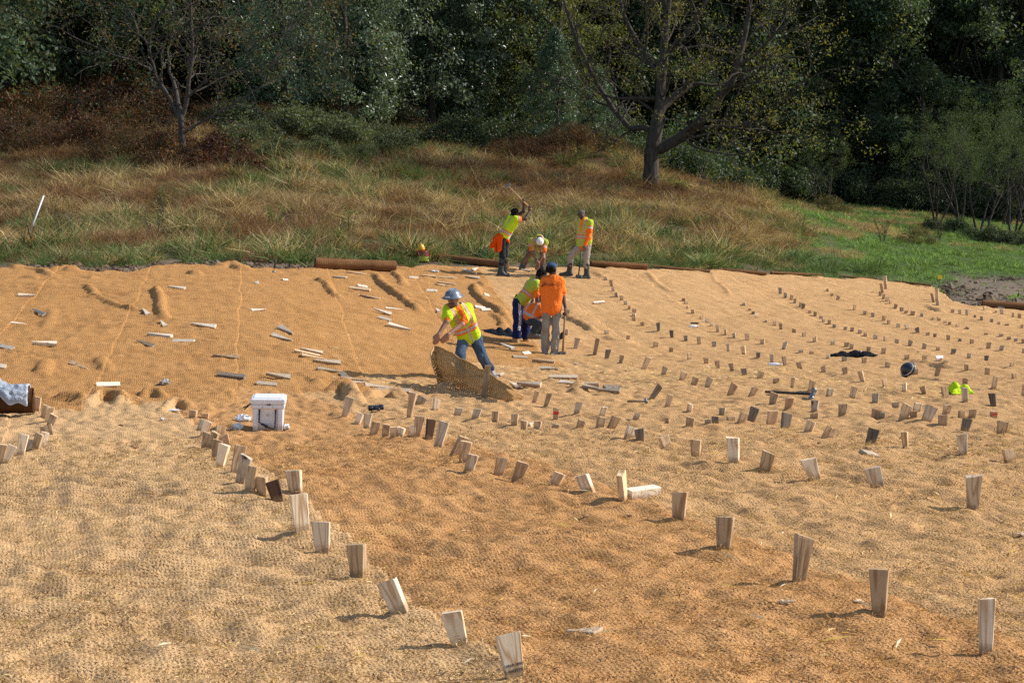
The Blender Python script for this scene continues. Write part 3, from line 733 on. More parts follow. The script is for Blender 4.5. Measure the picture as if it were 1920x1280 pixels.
def stake_mesh(w, t, L, Lb, taper, jag):
    """wedge cut from a plank; origin at the ground line, top at L, buried tip at -Lb; top edge slightly chipped"""
    rr = random.Random(jag)
    def ring(z, kw, kt, b):
        x, y = w / 2 * kw, t / 2 * kt
        return [(x - b, -y, z), (x, -y + b, z), (x, y - b, z), (x - b, y, z), (-x + b, y, z), (-x, y - b, z), (-x, -y + b, z), (-x + b, -y, z)]
    v = ring(-Lb, max(.18, 1 - taper * (L + Lb)), 1, .002) + ring(0, 1 - taper * L, 1, .003) + ring(L - .007, 1.0, 1, .003) + ring(L, .985, .96, .005)
    v = np.array(v)
    v[24:, 2] += v[24:, 0] * rr.uniform(-.22, .22) + np.array([rr.uniform(-.0025, .0025) for _ in range(8)])
    if rr.random() < .45:
        k_ = rr.uniform(1.02, 1.09); v[24:, :2] *= k_; v[16:24, :2] *= (k_ + 1) / 2
        v[24 + rr.randrange(8), 2] -= rr.uniform(.004, .012)
    v[16:24, 2] = np.minimum(v[16:24, 2], v[24:, 2] - .003)
    bow = rr.uniform(-.12, .12)
    v[:, 1] += bow * v[:, 2] ** 2
    f = [tuple(range(7, -1, -1)), tuple(range(24, 32))]
    for k in range(3):
        f += [(k * 8 + i, k * 8 + (i + 1) % 8, k * 8 + 8 + (i + 1) % 8, k * 8 + 8 + i) for i in range(8)]
    return v, f

def text_mesh(name, txt, size, mat, depth=.0004):
    cu = bpy.data.curves.new(name, 'FONT'); cu.body = txt; cu.size = size; cu.extrude = depth; cu.align_x = 'CENTER'
    o = bpy.data.objects.new(name, cu); COL.objects.link(o)
    me = bpy.data.meshes.new_from_object(o.evaluated_get(bpy.context.evaluated_depsgraph_get()))
    bpy.data.objects.remove(o); bpy.data.curves.remove(cu)
    me.name = name; me.materials.clear(); me.materials.append(mat)
    return me

rs = random.Random(11)
for n_, (bx, by, tx, ty, wp, tone) in enumerate(ST):
    p = hit(bx, by)
    s = F / p[1]
    top = at_depth(tx, ty, p[1] + rs.uniform(-.02, .02) * (by - ty) / 40)
    ax = top - p; L = float(np.linalg.norm(ax))
    L = min(max(L, .03), .6)
    ax /= np.linalg.norm(ax)
    edge_on = wp < .55 * (.089 * s)
    yaw = rs.uniform(-32, 26) if not edge_on else 68
    w = .089 if edge_on else float(np.clip(wp / s / max(.75, math.cos(R(yaw)) + .25 * abs(math.sin(R(yaw)))), .055, .112))
    if tone == 'w': yaw, w = 8, .089
    th = .040
    xa = np.array([math.cos(R(yaw)), math.sin(R(yaw)), 0])
    Mx = frame(ax, xa)
    v, f = stake_mesh(w, th, L, .16, rs.uniform(1.0, 2.0) if L < .3 else .5, n_)
    wt = {'r': 'b', 'w': 'p'}.get(tone, tone)
    me = mesh_np('wooden_stake', v, f, mats=[M['wood_' + wt]], smooth=False)
    o = ob('wooden_stake', me)
    o.matrix_world = Matrix.Translation(p) @ Matrix(Mx.tolist()).to_4x4()
    if tone == 'w':
        lab = 'pale wooden stake with two lines of faded handwriting low on its face'
        for i, (txt, zz, sz) in enumerate((('I ULLD  WIDK', .031, .0125), ('A  IVIOTTD  8', .009, .0145))):
            c = ob('lettering', text_mesh('lettering', txt, sz, M['ink']), o)
            c.rotation_euler = (R(90), R(-3), 0); c.location = (.004, -th / 2 - .0012, zz)
    elif tone == 'r':
        c = MB().box((0, 0, L * .55), (w / 2 * .93 + .001, th / 2 + .0015, L * .14)).build('red_tape', M['redtape'], o)
        lab = 'brown wooden stake with a band of red tape near the ' + near(p, ('stake with red tape',))
    elif tone == 'k':
        lab = 'bark-edged dark brown wooden stake among pale ones near the ' + near(p)
    else:
        lab = f"{'short' if L < .1 else 'tall' if L > .17 else 'medium'} {'leaning' if abs(ax[2]) < .96 else 'upright'} {TONE[tone]} wooden stake in the mat near the {near(p)}"
    tag(o, lab, 'stake', 'stakes driven through the coir mats')

# ------------------------------------------------------------------ loose wedges lying on the mats: both ends in pixels
LY = []
def lying(ox, oy, s, rows):
    for r in rows:
        LY.append((ox + r[0] * s, oy + r[1] * s, ox + r[2] * s, oy + r[3] * s, r[4] if len(r) > 4 else 'p'))
lying(0, 440, .25, [(135,470,260,462),(210,565,370,628),(82,660,238,680),(-40,828,115,868),(-60,990,45,1003),(238,832,425,832),(535,975,680,1020,'t'),(722,1135,900,1130),(1052,575,1118,612),(1190,665,1240,700),(1098,748,1290,795),(1295,797,1460,808),(1015,812,1165,850,'t'),(1430,682,1620,706),(1595,925,1795,930,'t'),(1640,1068,1840,1088,'d'),(1255,398,1390,422)])
lying(440, 440, .25, [(125,585,230,565),(165,368,200,385),(358,348,398,350),(340,712,455,755),(285,765,440,800),(490,875,658,892,'g'),(445,900,635,915,'t'),(500,932,685,940,'t'),(585,992,792,972,'g'),(618,1022,822,1035,'g'),(805,1050,855,1090,'g'),(795,1108,995,1072,'g'),(835,1126,978,1114,'g'),(232,1078,415,1092,'g'),(165,1130,318,1142,'g'),(730,320,840,340,'g'),(835,296,985,305,'t'),(918,400,992,400),(862,407,1018,434,'t'),(935,460,1090,492,'t'),(1130,560,1262,565),(1040,580,1175,610),(1082,630,1170,655),(1152,690,1320,728),(1310,328,1375,332),(1385,322,1505,322,'t'),(1530,325,1668,335,'t'),(1728,325,1835,330),(1718,278,1825,305,'g'),(1785,275,1812,255),(1518,358,1655,385,'t'),(1502,385,1590,395,'t'),(1440,430,1518,432),(1495,575,1535,592),(1868,460,1900,455),(1800,560,1875,560),(1850,575,1918,572),(975,1160,1185,1140,'g'),(1070,1185,1320,1185,'g'),(1530,1135,1760,1148,'t')])
lying(760, 510, .2032, [(865,680,1000,720),(1085,770,1145,760),(990,790,1125,800,'g'),(1165,830,1380,855,'t'),(1252,898,1418,898),(840,955,900,955)])
lying(920, 700, .25, [(435,32,650,35,'g'),(520,75,655,80),(600,98,818,98,'g'),(690,118,870,132,'g'),(850,130,955,115,'d'),(800,142,975,158,'g'),(130,95,210,115),(195,85,380,115,'g')])
lying(1040, 440, .2344, [(310,552,398,538)])
lying(960, 380, .11716, [(150,1075,325,1110)])
lying(900, 960, .25, [(600,915,925,930)])
lying(1400, 700, .2708, [(800,560,885,555,'g')])
lying(920, 700, .25, [(1030,930,1245,895)])

def wedge_mesh(L, w, t, style, seed):
    """a plank sawn on the diagonal: blunt end wide, other end near a point"""
    rr = random.Random(seed)
    w1 = w * (.16 if style else .9)
    n = 4; v = []
    for i in range(n + 1):
        a = i / n
        ww = w + (w1 - w) * a
        x = -L / 2 + L * a
        y0, y1 = -w / 2, -w / 2 + ww
        b = .0025
        for (y, z) in ((y0 + b, 0), (y1 - b, 0), (y1, b), (y1, t - b), (y1 - b, t), (y0 + b, t), (y0, t - b), (y0, b)):
            v.append((x + (y * rr.uniform(-.06, .06) if i in (0, n) else 0), y, z))
    f = [tuple(range(7, -1, -1)), tuple(n * 8 + k for k in range(8))]
    for k in range(n):
        f += [(k * 8 + i, k * 8 + (i + 1) % 8, k * 8 + 8 + (i + 1) % 8, k * 8 + 8 + i) for i in range(8)]
    return np.array(v), f

for n_, (x1, y1, x2, y2, tone) in enumerate(LY):
    a = hit(x1, y1); b = hit(x2, y2)
    if abs(y2 - y1) * 4 < abs(x2 - x1):                    # nearly level in the picture: lies across the view
        ym = .5 * (a[1] + b[1]); dy = max(-.12, min(.12, b[1] - a[1]))
        a = at_depth(x1, y1, ym - dy / 2); b = at_depth(x2, y2, ym + dy / 2)
        a[2] = gz(a[0], a[1]); b[2] = gz(b[0], b[1])
    L = float(np.linalg.norm(b - a))
    if L > .72:
        m_ = .5 * (a + b); d_ = (b - a) / L; a = m_ - d_ * .34; b = m_ + d_ * .34; L = .68
    L = max(L, .12)
    c = .5 * (a + b)
    zz = gz(np.linspace(a[0], b[0], 7), np.linspace(a[1], b[1], 7))
    d = (b - a); d[2] = zz[-1] - zz[0]
    if rs.random() < .5 and n_ not in (0, 7): d = -d
    nrm = np.array([gz(c[0] - .1, c[1]) - gz(c[0] + .1, c[1]), gz(c[0], c[1] - .1) - gz(c[0], c[1] + .1), .2]) + np.array([rs.uniform(-.03, .03), rs.uniform(-.03, .03), 0])
    d = d / np.linalg.norm(d)
    zax = nrm - d * (nrm @ d)
    roll = 0 if y1 > 1100 or n_ == len(LY) - 1 else R(rs.uniform(12, 33))
    yd = np.cross(zax, d); yd /= np.linalg.norm(yd)
    if yd[1] > 0: yd = -yd
    zax = zax / np.linalg.norm(zax) * math.cos(roll) + yd * math.sin(roll)
    Mx = frame(zax, d)
    big = abs(x1 - 1177) < 25 and y1 > 900
    w = .088 if not big else .089
    if y1 > 1100: w, L = .075, .17
    v, f = wedge_mesh(L, w, .012 if y1 > 1100 else .038 if n_ % 5 else .06, style=((L > .25 and not big and n_ % 4 != 3) or y1 > 1100), seed=n_)
    o = ob('wooden_wedge', mesh_np('wooden_wedge', v, f, mats=[M['wood_' + ('q' if tone == 'p' else tone)]], smooth=False))
    c[2] = max(zz.mean(), zz.max() - .03) - .006 + .5 * w * abs(math.sin(roll))
    o.matrix_world = Matrix.Translation(c) @ Matrix(Mx.tolist()).to_4x4()
    ln = 'short' if L < .3 else 'long'
    tag(o, f'{ln} {TONE[tone]} wooden wedge lying near the {near(c)}', 'wedge', 'loose wedges lying on the mats')
# ------------------------------------------------------------------ coir rolls along the top of the bank
def spiral_roll(p0, p1, r, label, mat=None, r2=None, parts=True):
    p0 = np.asarray(p0, float); p1 = np.asarray(p1, float)
    ax = p1 - p0; L = np.linalg.norm(ax); axn = ax / L
    n, m = 26, max(6, int(L / .07))
    Mx = frame(axn, (0, 0, 1))
    v = []; uv = []
    r2 = r2 or r
    for i in range(m + 1):
        for k in range(n + 1):
            w = 2 * math.pi * k / n
            a_ = i / m
            rr = (r + (r2 - r) * a_) * (1 + .05 * float(pn(i * .35, k * .6 % 9, 5)) + .03 * math.sin(w * 1.0 + 1) - .10 * max(0, -math.cos(w)) )
            rr *= 1 + .02 * math.sin(i * 1.9)
            q = p0 + ax * a_ + Mx @ np.array([math.cos(w) * rr, math.sin(w) * rr, 0])
            v.append(q); uv.append((w * r, a_ * L))
    idx = np.arange((m + 1) * (n + 1)).reshape(m + 1, n + 1)
    f = np.stack([idx[:-1, :-1], idx[:-1, 1:], idx[1:, 1:], idx[1:, :-1]], -1).reshape(-1, 4)
    root = thing('coir_roll', label, 'roll', p0, 'rolls of coir mat')
    body = ob('rolled_sheet', mesh_np('rolled_sheet', np.array(v) - p0, f, uv=uv, mats=[mat or M['coir_roll']]), root)
    for e, (c, sgn, rad) in enumerate(((p0, -1, r), (p1, 1, r2))):
        # spiral end: a wound strip standing a little proud
        pts = []; turns = 5; q_ = 90
        for i in range(q_ + 1):
            a_ = i / q_; w = 2 * math.pi * turns * a_; rr = rad * (.10 + .84 * a_)
            pts.append(c - p0 + axn * sgn * (.004 + .008 * math.sin(i * .7)) + Mx @ np.array([math.cos(w) * rr, math.sin(w) * rr * .96, 0]))
        MB().tube(pts, .011, 5).build('spiral_end', mat or M['coir_roll'], root, True)
    return root

def on_ground(x, y, dz=0.0):
    p = hit(x, y); p[2] += dz; return p

def roll_px(x0, y0, x1, y1, r, label, Y0=None, Y1=None, r2=None):
    a = at_depth(x0, y0, Y0); b = at_depth(x1, y1, Y1)
    a[2] = gz(a[0], a[1]) + r * .88; b[2] = gz(b[0], b[1]) + (r2 or r) * .88
    return spiral_roll(a, b, r, label, r2=r2)
roll_px(591, 484, 741, 490, .145, 'thick brown roll of coir mat lying across the top of the bank', 38.6, 39.2)
roll_px(818, 480, 952, 488, .105, 'brown coir roll lying in grass behind the hammer swinger', 42.6, 42.0)
roll_px(1108, 489, 1213, 494, .09, 'slim coir roll beside the worker resting on a sledgehammer', 43.2, 43.4)
roll_px(1222, 494, 1330, 502, .04, 'thin coir roll with a loose end lying next to the slim roll', 44.0, 44.2)
roll_px(1348, 502, 1436, 514, .05, 'coir roll at the mat edge above the grassy ridge foot', 45.2, 45.4)
roll_px(1446, 514, 1540, 525, .048, 'flattened coir roll at the mat edge toward the survey posts', 46.0, 46.6)
roll_px(1566, 525, 1644, 528, .035, 'flattened coir roll ending at the paired survey posts', 47.0, 47.0)
roll_px(1680, 532, 1744, 543, .03, 'narrow coir roll between the survey posts and the yellow flag', 46.9, 46.2)
roll_px(1842, 577, 1990, 581, .10, 'coir roll lying at the edge of the bare soil', 41.4, 41.2)
# near roll under the towel
ra = hit(-70, 772); rb = hit(84, 752)
ra = np.array([-7.2, 18.55, 0]); rb = np.array([-5.66, 18.85, 0])
ra[2] = gz(ra[0], ra[1]) + .145; rb[2] = gz(rb[0], rb[1]) + .14
spiral_roll(ra, rb, .16, 'large dark coir roll with a grey towel draped over it', M['coir_dark'], r2=.155)

# ------------------------------------------------------------------ crumpled cloth: a sheet draped over bumps
def cloth_sheet(name, c, sx, sy, rot, hfun, col, label, cat, seed, n=26, thick=.012, edge=.25, stripe=None, part=None, rough=.05):
    T = np.linspace(-1, 1, n)
    A, B = np.meshgrid(T, T)
    ang = np.arctan2(B, A); rad = np.maximum(np.abs(A), np.abs(B))
    k = 1 + edge * pn(np.cos(ang) * 1.6 + seed, np.sin(ang) * 1.6, seed)
    x = A * sx * k; y = B * sy * k
    X = c[0] + x * math.cos(rot) - y * math.sin(rot); Y = c[1] + x * math.sin(rot) + y * math.cos(rot)
    base = gz(X.ravel(), Y.ravel()).reshape(X.shape)
    fo = np.abs(pn(x / rough / 2.2 + seed, y / rough / 2.2, seed + 1)) * 1.2 + np.abs(pn(x / rough + seed, y / rough, seed + 2)) * .5
    H = hfun(A, B) * (.45 + 1.1 * fo) + .006
    V = np.stack([X, Y, base + H], -1).reshape(-1, 3)
    idx = np.arange(n * n).reshape(n, n)
    f = np.stack([idx[:-1, :-1], idx[:-1, 1:], idx[1:, 1:], idx[1:, :-1]], -1).reshape(-1, 4)
    cc = np.tile(np.array(col, float), (n * n, 1))
    if stripe: cc[stripe(A, B).ravel()] = np.array([.45, .45, .48])
    me = mesh_np(name, V, f, col=cc, mats=[M['cloth']])
    o = ob(name, me)
    sm = o.modifiers.new('thickness', 'SOLIDIFY'); sm.thickness = thick; sm.offset = 1
    return tag(o, label, cat)
hum = lambda p, hgt: (lambda A, B: hgt * np.clip(1 - np.maximum(np.abs(A), np.abs(B)) ** p, 0, 1))
pj = hit(1600, 668)
cloth_sheet('jacket', pj, .40, .13, -.05, hum(2, .085), (.010, .010, .013), 'black jacket crumpled on the mat among stakes', 'jacket', 3, stripe=lambda A, B: (np.abs(A - .35) < .05) & (np.abs(B) < .5), rough=.09)
pv = hit(1801, 736)
cloth_sheet('safety_vest', pv, .15, .10, .1, hum(2, .075), (.52, .72, .02), 'lime yellow safety vest crumpled in a heap on the mat', 'vest', 8, rough=.055)
pb = hit(945, 628)
cloth_sheet('dark_jacket', pb + np.array([.0, .1, 0]), .40, .16, -.15, hum(2, .08), (.012, .016, .024), 'dark navy jacket lying behind the man in navy track trousers', 'jacket', 14, rough=.08)
# green cloth heap by the far roll
pg = hit(905, 487)
cloth_sheet('green_jacket', pg + np.array([0, .2, .05]), .26, .16, .1, hum(2, .20), (.035, .055, .035), 'dark green jacket dropped on the coir roll behind the hammer swinger', 'jacket', 21, rough=.06)

# towel draped over the roll
def towel():
    a = ra; b = rb; ax = (b - a) / np.linalg.norm(b - a)
    c = a + (b - a) * .78
    nx, ny = 34, 30
    S, T = np.meshgrid(np.linspace(-.42, .30, nx), np.linspace(-1.75, 1.0, ny))
    r = .172 + .045 * np.abs(pn(S / .10, T / .8, 61)) + .02 * np.abs(pn(S / .05, T / .3, 62)) + .10 * np.exp(-((S + .10) / .11) ** 2 - (T / .5) ** 2)
    lim = 1 + .25 * pn(S / .16, S * 0, 63) - .35 * np.exp(-((S + .05) / .16) ** 2)
    ang = T * lim
    side = np.cross(ax, [0, 0, 1]); side /= np.linalg.norm(side)   # toward the camera side or away
    if side[1] > 0: side = -side
    V = c + S[..., None] * ax + (np.sin(-ang) * r)[..., None] * side + (np.cos(ang) * r)[..., None] * np.array([0, 0, 1.0])
    f_i = np.arange(nx * ny).reshape(ny, nx)
    f = np.stack([f_i[:-1, :-1], f_i[:-1, 1:], f_i[1:, 1:], f_i[1:, :-1]], -1).reshape(-1, 4)
    col = np.tile([.30, .335, .39], (nx * ny, 1))
    hem = (np.abs(S - .28) < .03) | (T < -1.6)
    col[hem.ravel()] = [.42, .45, .50]
    o = ob('towel', mesh_np('towel', V.reshape(-1, 3), f, col=col, mats=[M['cloth']]))
    m = o.modifiers.new('thickness', 'SOLIDIFY'); m.thickness = .014; m.offset = 1
    tag(o, 'light grey towel draped over the large dark coir roll', 'towel')
towel()

# ------------------------------------------------------------------ white cooler
def cooler():
    p = hit(502, 806)
    s = F / p[1]
    k = 66.0 / s / .41                     # the photo's width fixes its size
    W, H, D = .41 * k, .405 * k, .64 * k
    root = thing('cooler', 'white hard cooler with black rope handle on its end', 'cooler', p - np.array([0, 0, .012]))
    root.rotation_euler = (0, R(1.0), R(7.0))
    wm = M['white_plastic']
    n = NT('dirty_white_plastic'); n.rough(.45, .4)
    tc = n.n('TexCoord').outputs['Object']; sp = n.n('SeparateXYZ'); n.l(tc, sp.inputs[0])
    nz = n.noise(tc, 14.0, 4, .65)
    low = n.math('SUBTRACT', n.math('ADD', nz, .10), n.math('MULTIPLY', sp.outputs[2], 4.2))
    n.l(n.mix(n.ramp(low, [(.30, (0, 0, 0)), (.52, (.8, .8, .8))]), (.72, .72, .735), (.42, .33, .22)), n.b.inputs['Base Color'])
    wm = n.m
    yc = D / 2
    bh = .265 * k
    # body with a recessed handle panel on the near end
    m = MB()
    pw = .115 * k; rec = .022 * k
    m.box((0, yc + rec / 2, bh / 2), (W * .44, D / 2 - rec / 2, bh / 2), taper=.94)
    for sgn in (-1, 1):
        m.box((sgn * (W * .43 + pw) / 2 * .985, rec / 2 + .001, bh / 2), ((W * .43 - pw) / 2, rec / 2, bh / 2), bev=.006 * k)
    m.build('body', wm, root)
    MB().box((0, yc, bh + .022 * k), (W * .475, D / 2 + .008, .022 * k), bev=.007 * k).build('collar', wm, root)
    lid = MB().box((0, yc, bh + .044 * k + .038 * k), (W * .5, D / 2 + .014, .036 * k), bev=.014 * k).build('lid', wm, root)
    MB().box((0, yc, bh + .044 * k + .078 * k), (W * .42, D / 2 * .92, .006 * k), bev=.005 * k).build('lid_top', wm, lid)
    MB().box((.01 * k, -.009, bh + .046 * k), (.022 * k, .006, .004 * k)).build('lid_gap', M['black'], lid)
    for sx in (-.045, .055):
        MB().box((sx * k, -.010, bh + .088 * k), (.003 * k, .006, .012 * k), bev=.001).build('moulding', wm, lid)
    for sx in (-.062, .058):
        MB().tube([(sx * k, -.012, bh + .016 * k), (sx * k, .004, bh + .016 * k)], .0045 * k, 8).build('screw', M['black'], root)
    hp = [(-.096 * k, .004, bh - .012 * k), (-.099 * k, -.012, bh * .62), (-.101 * k, -.014, bh * .42), (-.088 * k, -.016, bh * .36), (.055 * k, -.018, bh * .13), (.074 * k, -.016, bh * .11), (.083 * k, -.014, bh * .17), (.088 * k, -.012, bh * .6), (.088 * k, .004, bh - .012 * k)]
    h = MB().tube(hp, .0085 * k, 8).build('rope_handle', M['black'], root, True)
    MB().tube([(-.075 * k, -.020, bh * .335), (.058 * k, -.022, bh * .135)], .015 * k, 10).build('grip', M['black'], h, True)
    MB().tube([(-.020 * k, -.002, bh * .205), (-.020 * k, .016, bh * .205)], .017 * k, 14).build('drain_plug', M['black'], root, True)
    em = ob('embossed_number', text_mesh('embossed_number', '45', .045 * k, wm, .0015), root)
    em.rotation_euler = (R(90), 0, 0); em.location = (0, rec - .002, bh * .66)
    MB().tube([(-W * .49, .06, bh + .05 * k), (-W * .60, .02, bh + .025 * k), (-W * .70, .03, bh + .008 * k)], .008 * k, 6).tube([(-W * .50, .02, bh + .055 * k), (-W * .60, -.01, bh + .01 * k), (-W * .67, -.01, bh - .008 * k)], .007 * k, 6).build('latch_strap', M['black'], root, True)
    return p
cp = cooler()

def crumple(name, x, y, size, label, cat, mat, seed, squash=.7, ax=1.6):
    p = hit(x, y)
    n, m = 14, 9
    v = []; 
    for i in range(m + 1):
        th = math.pi * i / m
        for k in range(n):
            w = 2 * math.pi * k / n
            d = np.array([math.sin(th) * math.cos(w) * ax, math.sin(th) * math.sin(w), math.cos(th) * squash])
            q = 1 + .55 * float(pn(d[0] * 1.9 + seed, d[1] * 1.9 + d[2] * 2.3, seed)) + .2 * float(pn(d[0] * 5 + seed, d[1] * 5 + d[2] * 4, seed + 3))
            v.append(p + d * size * q + np.array([0, 0, size * squash * .8]))
    f = [(i * n + k, (i + 1) * n + k, (i + 1) * n + (k + 1) % n, i * n + (k + 1) % n) for i in range(m) for k in range(n)]
    o = ob(name, mesh_np(name, np.array(v), f, mats=[mat], smooth=False))
    return tag(o, label, cat)
crumple('plastic_bag', 456, 788, .052, 'clear crumpled plastic bag touching the left side of the cooler', 'plastic bag', M['clear'], 4)
crumple('plastic_wrapper', 446, 805, .045, 'pale crumpled wrapper lying in the shadow of the cooler', 'wrapper', M['clear'], 9, .8, 1.2)
crumple('plastic_scrap', 536, 803, .035, 'small white plastic scrap at the sunny side of the cooler', 'wrapper', M['clear'], 12, .7, 1.3)
crumple('rock', 310, 722, .062, 'small grey rock lying on the bank mat above the cooler', 'rock', M['rock'], 5, .75, 1.2)
crumple('plastic_wrapper', 815, 510, .07, 'clear plastic wrapper on the mat below the fuel can', 'wrapper', M['clear'], 15, .35, 1.6)
crumple('paper_scrap', 323, 770, .045, 'thin white paper strip on the pale mat edge left of the cooler', 'scrap', M['pvc'], 19, .25, 2.2)
crumple('paper_scrap', 304, 786, .018, 'tiny white scrap on the pale mat left of the cooler', 'scrap', M['pvc'], 22, .6, 1.2)
crumple('dark_chip', 227, 798, .02, 'dark and white wood chip on the pale mat', 'chip', M['wood_d'], 25, .5, 1.6)
crumple('wood_chip', 252, 840, .022, 'small pointed tan wood chip on the pale mat', 'chip', M['wood_t'], 27, .8, 1.4)
crumple('dark_chip', 1624, 843, .022, 'dark brown chip beside the loose grey wedge', 'chip', M['wood_k'], 28, .6, 1.5)
crumple('plastic_wrapper', 1080, 682 - 24 + 24, .02, 'small white scrap near the standing man', 'scrap', M['pvc'], 33, .5, 1.5)
for i, (x, y) in enumerate([(1098, 968), (1180, 967), (1473, 1131), (1610, 1128), (1913, 1003), (1722, 660), (1537, 830)]):
    crumple('wood_chip', x, y, .012 + .004 * (i % 3), ['white chip on the orange mat just below the short loose block', 'larger white chip on the orange mat right of the short loose block', 'pale chip on the orange mat left of the tall foreground stakes', 'pale chip at the foot of a tall foreground stake', 'white chip at the foot of the tall split stake', 'white speck of litter near the upturned helmet', 'small tan chip near the leaning dark stakes'][i], 'chip', M['wood_p'], 40 + i, .5, 1.6)

# bottles, cup, phone
def bottle(x, y, label, rot, L=.20, r=.034):
    p = hit(x, y) + np.array([0, 0, r * .75])
    d = np.array([math.cos(rot), math.sin(rot), 0])
    root = thing('plastic_bottle', label, 'bottle', p)
    prof = [(0, 0), (r * .8, 0), (r, .012), (r * .93, L * .35), (r, L * .55), (r * .9, L * .7), (r * .42, L * .88), (r * .4, L * .93)]
    MB().lathe(prof, 14, frame(d, (0, 0, 1)), -d * L / 2, 1, .8).build('body', M['clear'], root, True)
    MB().tube([d * (L * .42), d * (L * .52)], r * .46, 10).build('cap', M['pvc'], root, True)
bottle(1301, 614, 'clear plastic bottle lying below the black phone', .2)
bottle(1453, 686, 'flattened clear plastic bottle lying between stakes on the mat', .05, .23)
def cup():
    p = hit(1762, 676)
    d = np.array([.9, -.2, .12]); d /= np.linalg.norm(d)
    root = thing('foam_cup', 'white foam cup lying on its side on the mat', 'cup', p + np.array([0, 0, .05]))
    MB().lathe([(0, .0), (.034, 0), (.048, .115), (.052, .117), (.050, .121), (.045, .117), (.031, .006), (0, .006)], 20, frame(-d, (0, 0, 1)), d * .06).build('cup_wall', M['white_plastic'], root, True)
    MB().box((0.01, -.046, -.02), (.022, .002, .012)).build('red_print', M['redtape'], root)
cup()
p = hit(1303, 606)
ph = MB().box((0, 0, .008), (.085, .045, .010), bev=.006).build('mobile_phone', M['black']); ph.location = p; ph.rotation_euler = (R(6), 0, R(8))
tag(ph, 'black phone lying on the mat above the clear bottle', 'phone')

# ------------------------------------------------------------------ hammers and other tools
def hammer(name, label, top, bot, head_at_bot=True, hl=.18, hr=.032, hdir=None, handle=None, hcol=None, grip=None, r=.016, headmat=None):
    """handle from top to bot (world points); head across the end"""
    top = np.asarray(top, float); bot = np.asarray(bot, float)
    root = thing(name, label, 'hammer', bot if head_at_bot else top)
    o = np.array(root.location)
    d = bot - top; d /= np.linalg.norm(d)
    hh = MB().tube([top - o, (top + bot) / 2 - o, bot - o], [r * .95, r, r * 1.05], 10).build('handle', handle or M['handle'], root, True)
    e = bot if head_at_bot else top
    hd = np.asarray(hdir if hdir is not None else np.cross(d, (0, 1, 0)), float); hd = hd - d * (hd @ d); hd /= np.linalg.norm(hd)
    c = e - o
    MB().tube([c - hd * hl / 2, c - hd * (hl / 2 - .012), c - hd * hl * .28, c - hd * .2 * hl, c + hd * .2 * hl, c + hd * hl * .28, c + hd * (hl / 2 - .012), c + hd * hl / 2], [hr * .86, hr, hr, hr * .85, hr * .85, hr, hr, hr * .86], 8).build('head', headmat or M['steel'], root)
    if grip:
        MB().tube([top - o - d * .002, top - o + d * grip], r * 1.18, 10).build('grip', M['black'], root, True)
    return root
# upright short sledge at the grass edge
b_ = hit(514, 512); t_ = at_depth(517, 485, b_[1])
hammer('sledgehammer', 'short sledgehammer standing on its head, black grip above a yellow handle', t_ , b_ + np.array([0, 0, .03]), True, .13, .03, (0.2, 1, 0), M['yellow'], grip=.22, r=.017)
# long handled black hammer lying on the mat
a_ = hit(1436, 738); b_ = hit(1524, 744)
a_[2] += .025; b_[2] += .035
hammer('sledgehammer', 'long sledgehammer with black handle lying flat among the stakes', a_, b_, True, .15, .036, (.1, .5, .8), M['black'], r=.017)
# black mallet at the mat tear
a_ = hit(710, 772); b_ = hit(690, 762); a_[2] += .03; b_[2] += .05
hammer('mallet', 'small black mallet lying beside the rumpled mat end', a_, a_ + (b_ - a_) * (.26 / np.linalg.norm(b_ - a_)), True, .18, .036, (1, .1, .05), plain('blue_black_rubber', (.025, .03, .045), .5), r=.020, headmat=plain('mallet_rubber', (.02, .024, .034), .5))
# hammer lying by the leaning dark stake
a_ = hit(1176, 757); b_ = hit(1211, 756); a_[2] += .03; b_[2] += .03
hammer('hammer', 'hammer with grey handle lying at the foot of the leaning dark stake', a_, b_, True, .09, .022, (.1, .9, .3), M['wood_g'], r=.014)
# black pointed tool between the men
p = hit(1052, 650)
q = at_depth(1050, 648, 31.6); q[2] = gz(q[0], q[1])
bt = MB().add([(-.07, 0, .0), (.10, .0, .08), (.06, .03, .2), (-.08, .02, .12), (-.05, .06, .02), (.08, .06, .07), (.05, .07, .17), (-.06, .06, .11)], [(0, 1, 2, 3), (7, 6, 5, 4), (0, 4, 5, 1), (1, 5, 6, 2), (2, 6, 7, 3), (3, 7, 4, 0)]).build('black_tool', M['black']); bt.location = q
tag(bt, 'small black wedge-shaped tool behind the hammer of the man in orange', 'bag')

# fuel can
def can():
    p = hit(793, 490)
    Yc = p[1]
    root = thing('fuel_can', 'dark red fuel can with yellow funnel spout and lime label', 'fuel can', p)
    s = Yc / F
    r = 11 * s
    H = 20 * s
    MB().lathe([(0, 0), (r * .96, 0), (r, .012), (r, H * .52)], 22).build('label', M['lime_paint'], root, True)
    MB().lathe([(r * 1.03, H * .48), (r * 1.03, H * .86), (r * .95, H * .95), (r * .55, H * 1.02), (0, H * 1.04)], 22).build('can_body', M['red'], root, True)
    fn = MB().lathe([(.0, 0), (r * .55, .0), (r * .62, .03), (r * .50, .10), (r * .28, .16), (.0, .17)], 16, None, (-r * .25, 0, H * 1.03)).tube([(-r * .2, 0, H * 1.08), (-r * .9, 0, H * 1.11), (-r * 1.35, 0, H * 1.07)], [r * .36, r * .24, r * .10], 10).build('funnel', M['yellow'], root, True)
    MB().tube([(r * .1, 0, H * 1.0), (r * .35, 0, H * 1.22), (r * .62, 0, H * 1.28), (r * .72, 0, H * 1.16), (r * .6, 0, H)], r * .08, 8).build('carry_handle', M['red'], root, True)
can()

